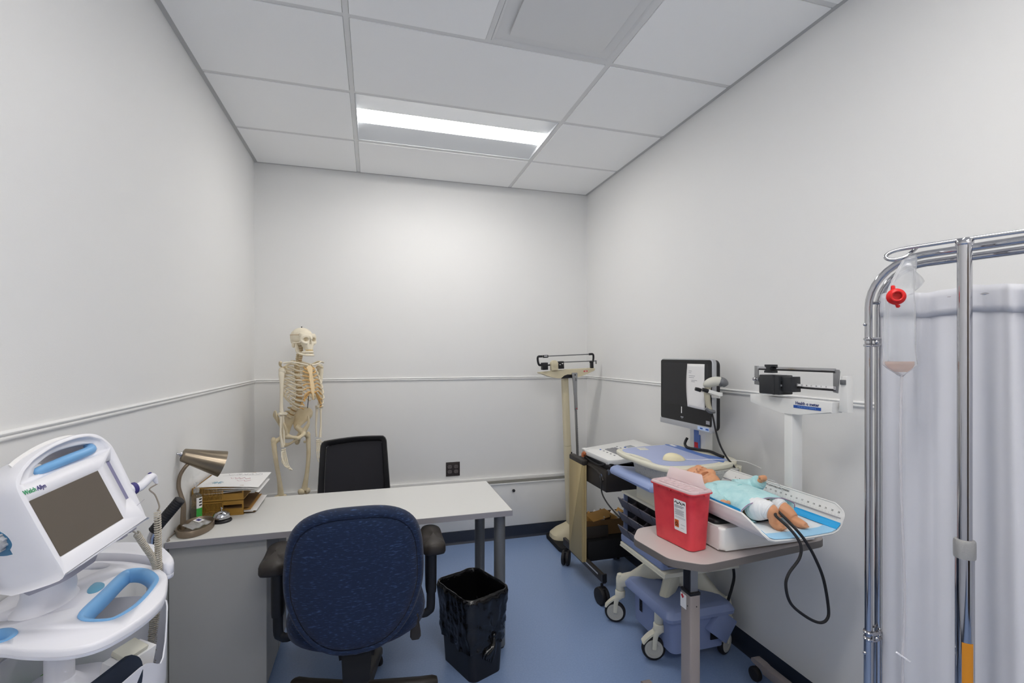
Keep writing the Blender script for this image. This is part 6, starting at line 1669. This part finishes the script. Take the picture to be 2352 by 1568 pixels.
    for p, r_ in (([(1.370, 1.475, .945), (1.366, 1.445, .955), (1.372, 1.416, .961), (1.377, 1.400, .957)], [.040, .040, .034, .030]), ([(1.447, 1.475, .945), (1.452, 1.445, .951), (1.456, 1.425, .948)], [.040, .037, .032])):
        b = MB(); q = catmull([V(x) for x in p], 8); rr = [v.x for v in catmull([V((x, 0, 0)) for x in r_], 8)]
        b.tube(q, [x + .0012 * (k % 3 - 1) for k, x in enumerate(rr)], 20); b.build('leg_wrap', M_GAUZE, t, world=True)
    b = MB(); b.tube([(1.535, 1.622, 1.0), (1.555, 1.60, 1.012), (1.575, 1.575, 1.005), (1.585, 1.56, .985), (1.583, 1.555, .97)], .0015, 6, n=5); b.build('line', M_CLEAR, t, world=True, label='clear tube at the raised hand')
doll()

def stethoscope():
    p = [(1.418, 1.44, .935), (1.40, 1.40, .950), (1.345, 1.345, .962), (1.352, 1.295, .935), (1.364, 1.265, .895), (1.358, 1.262, .850), (1.313, 1.262, .803), (1.301, 1.262, .763), (1.322, 1.262, .703), (1.386, 1.262, .650), (1.442, 1.262, .622), (1.475, 1.262, .629), (1.481, 1.262, .665), (1.46, 1.262, .764), (1.423, 1.262, .842), (1.385, 1.268, .905), (1.366, 1.30, .945), (1.372, 1.345, .962), (1.405, 1.395, .958), (1.425, 1.44, .938)]
    t = thing('stethoscope', 'black stethoscope tubing looped over the end of the white scale tray', 'stethoscope', (1.37, 1.28, .90))
    b = MB(); b.tube(p[1:19], .0048, 10, n=7); b.build('tubing', M_RUBBER, t, world=True)
    b = MB(); b.tube([p[18], p[19], (1.43, 1.46, .93)], .0042, 8, n=4); b.tube([p[1], p[0], (1.415, 1.46, .93)], .0042, 8, n=4); b.build('tubing_end', M_RUBBER, t, world=True)
stethoscope()

# ---------------------------------------------------------------- sharps container
def sharps():
    t = thing('sharps_container', 'red translucent sharps container with a clear lid on the overbed table', 'container', (1.156, 1.622, ZT), R(8))
    H = .218
    def o(k, q=0): return rrect(.086 + .016 * k + q, .200 + .026 * k + q, .022, 6)
    b = MB(); b.loft([[V((x, y, z)) for x, y in o(k, q)] for k, z, q in ((0, .001, -.006), (0, .004, 0), (1, H - .004, 0), (1.0, H - .004, .012), (1.0, H, .012), (1, H, -.004), (.0, .006, -.006))]); b.build('body', M_RED, t, ang=40)
    b = MB()
    for y in (-.07, 0, .07): b.box((-.0535, y, H - .008), (.006, .012, .006), bev=.002)
    for y in (-.04,): b.box((.01, -.118, H - .008), (.012, .006, .006), bev=.002)
    b.build('lid_catch', M_RED, t)
    # clear lid: frame, sunken chute with ribs, raised flap
    b = MB(); b.loft([[V((x, y, z)) for x, y in o(1, q)] for q, z in ((.008, H + .0005), (.008, H + .006), (.0, H + .009), (-.016, H + .008), (-.02, H + .004))]); ld = b.build('lid', M_LID, t, ang=50)
    b = MB()
    b.sheet(lambda u, v: (-.030 + .062 * u, -.088 + .176 * v, H + .007 - .022 * sin(u * 3.14)), 10, 4, .0015)
    for k in range(7): b.sheet(lambda u, v, k=k: (-.026 + .05 * u, -.078 + .026 * k, H + .008 - .020 * sin(u * 3.14) * v), 8, 2, .0012)
    b.build('chute', M_LID, ld)
    b = MB(); b.sheet(lambda u, v: (.034 + .022 * v - .004 * sin(v * 3), -.102 + .215 * u + (.045 * v * (1 - 2 * u) if u < .5 else 0), H + .008 + .044 * v - .004 * u * v), 14, 6, .0015); b.build('flap', M_LID, ld)
    b = MB(); b.cyl((.036, -.108, H + .008), (-.018, -.116, H + .006), .003, seg=8); b.build('hinge_pin', M_LID, ld)
    # label on the long side
    F = MX.Translation(V((-.0484, -.050, .124))) @ MX(((0, 0, -1, 0), (-1, 0, 0, 0), (0, 1, 0, 0), (0, 0, 0, 1))) @ MX.Rotation(R(2.1), 4, 'X')
    b = MB(); b.T = F; b.prism(rrect(.062, .118, .003, 3), 0, .0006); lb = b.build('label', M_LABEL, t)
    b = MB(); b.T = F
    for k, (w, h, y) in enumerate(((.05, .003, .036), (.042, .003, .031), (.016, .0012, .026))): b.box((-.028 + w / 2, y, .0008), (w, h, .0004))
    for k in range(10): b.box((-.0275 + .0245, .021 - .0022 * k, .0008), (.049 if k % 4 != 3 else .035, .0009, .0003))
    for y in (-.006, -.010): b.box((0, y, .0008), (.054, .001, .0003))
    b.box((.014, -.032, .0008), (.022, .0012, .0003)); b.box((.010, -.045, .0008), (.016, .001, .0003))
    b.build('print', M_INKG, lb)
    b = MB(); b.T = F
    for k in range(9): b.box((-.026 + .0062 * k, .047 + .003 * sin(k * 1.9), .0008), (.0042, .0045 + .002 * (k % 3), .0004), (0, 0, R(20 * sin(k))))
    b.build('brand_print', M_INK, lb)
    b = MB(); b.T = F; b.box((-.018, -.033, .0008), (.021, .028, .0005)); bh = b.build('hazard_patch', M_ORANGE, lb, label='orange biohazard patch')
    b = MB(); b.T = F @ MX.Translation(V((-.018, -.034, .0014)))
    for k in range(3):
        a = pi / 2 + 2 * pi * k / 3
        b.tube([(.0048 * cos(a) + .0042 * cos(a + q), .0048 * sin(a) + .0042 * sin(a + q), 0) for q in [R(50 + 26 * j) - R(180) + R(180) - R(210) + R(30) for j in range(11)]], .0010, 5, flat=.4)
    b.tube([(.0038 * cos(2 * pi * k / 14), .0038 * sin(2 * pi * k / 14), 0) for k in range(14)], .0007, 5, closed=True, flat=.4)
    b.build('hazard_symbol', M_INK, bh)
    # dark contents at the bottom
    b = MB(); b.ball((0, -.03, .03), (.03, .055, .024), 12, 8); b.ball((.0, .04, .022), (.028, .04, .018), 12, 8); b.build('contents', mat('used_contents', '5a1a1c', .6), t)
sharps()
# ---------------------------------------------------------------- folding privacy screen
PS, PD, PN = V((1.211, .92, 0)), V((.22, -.975, 0)).normalized(), V((.975, .22, 0)).normalized()
def screen():
    t = thing('privacy_screen', 'chrome framed folding privacy screen with a white cloth curtain', 'screen', PS)
    def P(s, n, z): return PS + PD * s + PN * n + V((0, 0, z))
    def frame_path(n, s0, s1, zt, r):
        pts = [P(s0, n, .06), P(s0, n, .9), P(s0, n, zt - r)]
        for k in range(1, 9):
            a = pi - k / 9 * pi / 2; pts.append(P(s0 + r + r * cos(a), n, zt - r + r * sin(a)))
        pts += [P(s0 + r, n, zt), P((s0 + s1) / 2, n, zt), P(s1 - r, n, zt)]
        for k in range(1, 9):
            a = pi / 2 - k / 9 * pi / 2; pts.append(P(s1 - r + r * cos(a), n, zt - r + r * sin(a)))
        pts += [P(s1, n, zt - r), P(s1, n, .06)]
        return pts
    # in the photograph the near panel's post is sleeved: a slimmer tube above, stouter below
    b = MB(); b.tube(frame_path(0, 0, .78, 1.757, .115), .0086, 16); f1 = b.build('frame', M_CHROME, t, world=True, ang=70)
    b = MB(); b.tube(frame_path(.036, .006, .786, 1.742, .10), .0086, 16); f2 = b.build('frame', M_CHROME, t, world=True, ang=70)
    b = MB(); b.cyl(P(0, 0, .06), P(0, 0, .80), .0102, seg=18); b.cyl(P(.006, .036, .06), P(.006, .036, .80), .0102, seg=18); b.build('lower_sleeve', M_CHROME, t, world=True)
    for z in (1.555, .81):
        b = MB()
        for dz in (-.008, .008): b.tube([P(.0025 + .0135 * cos(a), .018 + .0305 * sin(a), z + dz) for a in [2 * pi * k / 26 for k in range(26)]], .0038, 7, closed=True)
        b.ball(P(.018, .0, z), .005, 10, 7); b.build('hinge_clip', M_CHROME, t, world=True)
    for z in (1.60, .765): MB().ball(P(-.004, -.010, z), .0042, 10, 7).build('rivet', M_CHROME, f1, world=True)
    # curtain rods and curtain
    for z in (1.655, .30):
        b = MB(); b.cyl(P(.0, .018, z), P(.79, .018, z), .004, seg=10); b.build('curtain_rod', M_CHROME, t, world=True)
    S1 = .765
    def fold(s, v):
        """offset of the cloth from its rod, pinched at the top, fuller below"""
        k = .25 + .75 * min(1, v * 3.0)
        base = .0085 * sin(s * 58 + .6) + .0075 * sin(s * 33 + 2.1) + .005 * sin(s * 121 + 1.0)
        pl = -.020 * math.exp(-((s - .262 - .012 * v) / (.012 + .010 * v)) ** 2) - .016 * math.exp(-((s - .292 - .03 * v) / (.010 + .012 * v)) ** 2) - .014 * math.exp(-((s - .104) / (.008 + .012 * v)) ** 2) + .012 * math.exp(-((s - .277 - .02 * v) / .012) ** 2)
        return base * k + pl * (1 - .25 * v)
    def cl(u, v):
        s = .018 + S1 * u; z = 1.672 - (1.672 - .26) * v
        z += .0035 * sin(s * 40) * max(0, 1 - v * 8)
        return P(s, .020 + fold(s, v) - .003, z)
    b = MB(); b.sheet(cl, 170, 40, .0012); c = b.build('curtain', M_CURT, t, world=True, ang=120)
    b = MB(); b.sheet(lambda u, v: P(.018 + S1 * u, .020 + fold(.018 + S1 * u, .02 + .04 * v) - .0062 - .0015 * sin(v * 3.1), 1.673 + .0035 * sin((.018 + S1 * u) * 40) - .058 * v + (0.0012 * sin(u * 90))), 170, 4, .0012); b.build('curtain_hem', M_CURT, t, world=True, ang=120)
    # feet
    for s in (.0, .78):
        b = MB(); b.tube([P(s, -.20, .05), P(s, 0, .06), P(s, .20, .05)], .0105, 10); b.build('foot_bar', M_CHROME, t, world=True)
        for n in (-.19, .19):
            b = MB(); b.cyl(P(s - .01, n, .022), P(s + .01, n, .022), .022, seg=16, bev=.003); b.cyl(P(s, n, .022), P(s, n, .05), .005, seg=8); b.build('caster', M_RUBBER, t, world=True)
screen()

# ---------------------------------------------------------------- drip stand with its bag
def drip_stand():
    c = V((1.188, .70, 0))
    t = thing('drip_stand', 'chrome drip stand with a looped hook in front of the privacy screen', 'drip stand', c)
    def Z(z, r=0): return c + V((0, 0, z))
    b = MB(); b.cyl(Z(1.11), Z(1.752), .0122, seg=26); b.build('upper_tube', M_CHROME, t, world=True)
    b = MB(); b.cyl(Z(.10), Z(1.105), .0158, seg=28); lt = b.build('lower_tube', M_CHROME, t, world=True)
    b = MB(); b.lathe([(.0125, 1.137), (.0165, 1.1365), (.0178, 1.134), (.0182, 1.13), (.0182, 1.103), (.0176, 1.099), (.016, 1.0985)], c, seg=40); b.build('knurled_collar', mat('knurled_steel', 'b6b5b2', .38, 1, bump=(900, 1.0)), t, world=True)
    b = MB(); b.lathe([(.0, 1.751), (.012, 1.751), (.015, 1.754), (.015, 1.762), (.013, 1.765), (0, 1.765)], c, seg=20); b.lathe([(.008, 1.744), (.008, 1.752)], c, seg=14); b.build('top_nut', M_CHROME, t, world=True)
    def lab(u, v):
        a = R(195) + R(70) * u; return c + V((.0161 * cos(a), .0161 * sin(a), .835 + .092 * v))
    b = MB(); b.sheet(lab, 10, 2); b.build('warning_label', mat('amber_label', 'c8821a', .5), lt, world=True, label='amber label round the lower tube')
    d = V((-.37, .93, 0)).normalized(); n = V((-.93, -.37, 0)).normalized(); zt = 1.764
    pts = [c + d * s + n * o + V((0, 0, z)) for s, o, z in ((-.13, 0, zt), (-.06, 0, zt), (0, 0, zt), (.06, 0, zt - .001), (.10, .001, zt - .002), (.122, .004, zt - .006), (.132, .008, zt - .014), (.128, .012, zt - .022), (.114, .012, zt - .026), (.098, .006, zt - .022), (.086, -.008, zt - .008), (.080, -.014, zt + .002))]
    b = MB(); b.tube(pts, .0042, 10, n=5)
    pts = [c + d * s + n * o + V((0, 0, z)) for s, o, z in ((-.12, 0, zt), (-.15, -.004, zt - .006), (-.16, -.008, zt - .016), (-.15, -.012, zt - .024), (-.12, -.006, zt - .02), (-.10, .01, zt + .002))]
    b.tube(pts, .0042, 10, n=5); b.build('hook_bar', M_CHROME, t, world=True)
    for k in range(5):
        a = 2 * pi * k / 5 + .2; e = V((cos(a), sin(a), 0))
        b = MB(); b.tube([c + V((0, 0, .11)), c + e * .15 + V((0, 0, .085)), c + e * .27 + V((0, 0, .055))], .0125, 10, n=4); lg = b.build('leg', M_CHROME, t, world=True)
        b = MB(); p = c + e * .265; o = V((-e.y, e.x, 0)); b.cyl(p + o * .01 + V((0, 0, .025)), p - o * .01 + V((0, 0, .025)), .025, seg=18, bev=.004); b.cyl(p + V((0, 0, .025)), p + V((0, 0, .055)), .005, seg=8); b.build('caster', M_RUBBER, lg, world=True)
drip_stand()

def bag():
    c = V((1.140, .792, 0)); e = V((.961, -.277, 0)); n = V((-.277, -.961, 0))      # e to the right along the bag, n out of its face
    t = thing('irrigation_bag', 'clear fluid bag with a red cap and long tube on the drip stand hook', 'bag', c + V((0, 0, 1.478)))
    def B(x, z, o=0): return c + e * x + n * o + V((0, 0, z))
    rows = [(1.748, .010, .034, .003), (1.735, .002, .036, .004), (1.715, -.010, .034, .005), (1.69, -.022, .031, .007), (1.665, -.032, .029, .009), (1.63, -.038, .030, .012), (1.58, -.040, .031, .013), (1.53, -.039, .032, .012), (1.512, -.040, .034, .010), (1.502, -.043, .037, .005), (1.494, -.034, .030, .004), (1.484, -.016, .016, .0035), (1.476, -.004, .006, .003)]
    rings = []
    for z, a, q, th in rows:
        m = (a + q) / 2; w = (q - a) / 2
        rings.append([B(m + w * math.copysign(abs(cos(k)) ** .6, cos(k)), z + .002 * sin(3 * k), th * sin(k)) for k in [2 * pi * i / 24 for i in range(24)]])
    b = MB(); b.loft(rings); b.build('pouch', M_CLEAR, t, world=True, ang=120)
    b = MB(); b.sheet(lambda u, v: B(.031 + .034 * u * (1 - abs(2 * v - 1) ** 1.4), 1.722 - .062 * v + .0 * u, -.004 - .012 * u), 6, 8, .0012); b.build('side_flap', M_CLEAR, t, world=True, ang=120)
    rings = []
    for z, a, q, th in ((1.508, -.037, .029, .008), (1.500, -.036, .030, .0045), (1.493, -.030, .026, .003), (1.484, -.014, .014, .002)):
        m = (a + q) / 2; w = (q - a) / 2; rings.append([B(m + w * cos(k), z, th * sin(k)) for k in [2 * pi * i / 20 for i in range(20)]])
    b = MB(); b.loft(rings); b.build('fluid', M_AMBER, t, world=True, ang=120, label='a little pinkish fluid at the bottom')
    f = (n * .86 + e * -.5).normalized(); o = B(-.020, 1.652, .010)
    b = MB(); b.lathe([(.0175, 0), (.0182, .003), (.0165, .006), (.0125, .009), (.0125, .019), (.0105, .020), (.0085, .019), (.0085, .008), (0, .008)], o, frame(f), 26)
    b.box(o + V((-.003, .004, .019)), (.010, .006, .014), bev=.003); b.tube([o + V((.0, 0, -.014)) + f * .004, o + V((.002, -.002, -.0225)) + f * .002, o + V((.006, -.002, -.020)) + f * .002], .003, 7, n=3); b.build('red_cap', M_REDP, t, world=True, label='red filling cap')
    b = MB(); b.tube([B(.001, 1.478), B(.0, 1.44), B(-.002, 1.36), B(-.001, 1.25), B(.002, 1.15), B(.006, 1.05), B(.008, .96), B(.005, .88), B(.003, .82), B(.004, .60), B(.0, .40)], .0028, 8, n=5); b.build('tube', mat('clear_tubing', 'd8d6da', .2, trans=.3, alpha=.7), t, world=True)
    b = MB(); b.box(B(.002, .845, .003), (.038, .004, .004), (0, R(35), R(-16)), bev=.001); b.build('tube_clamp', M_WHITE, t, world=True)
bag()
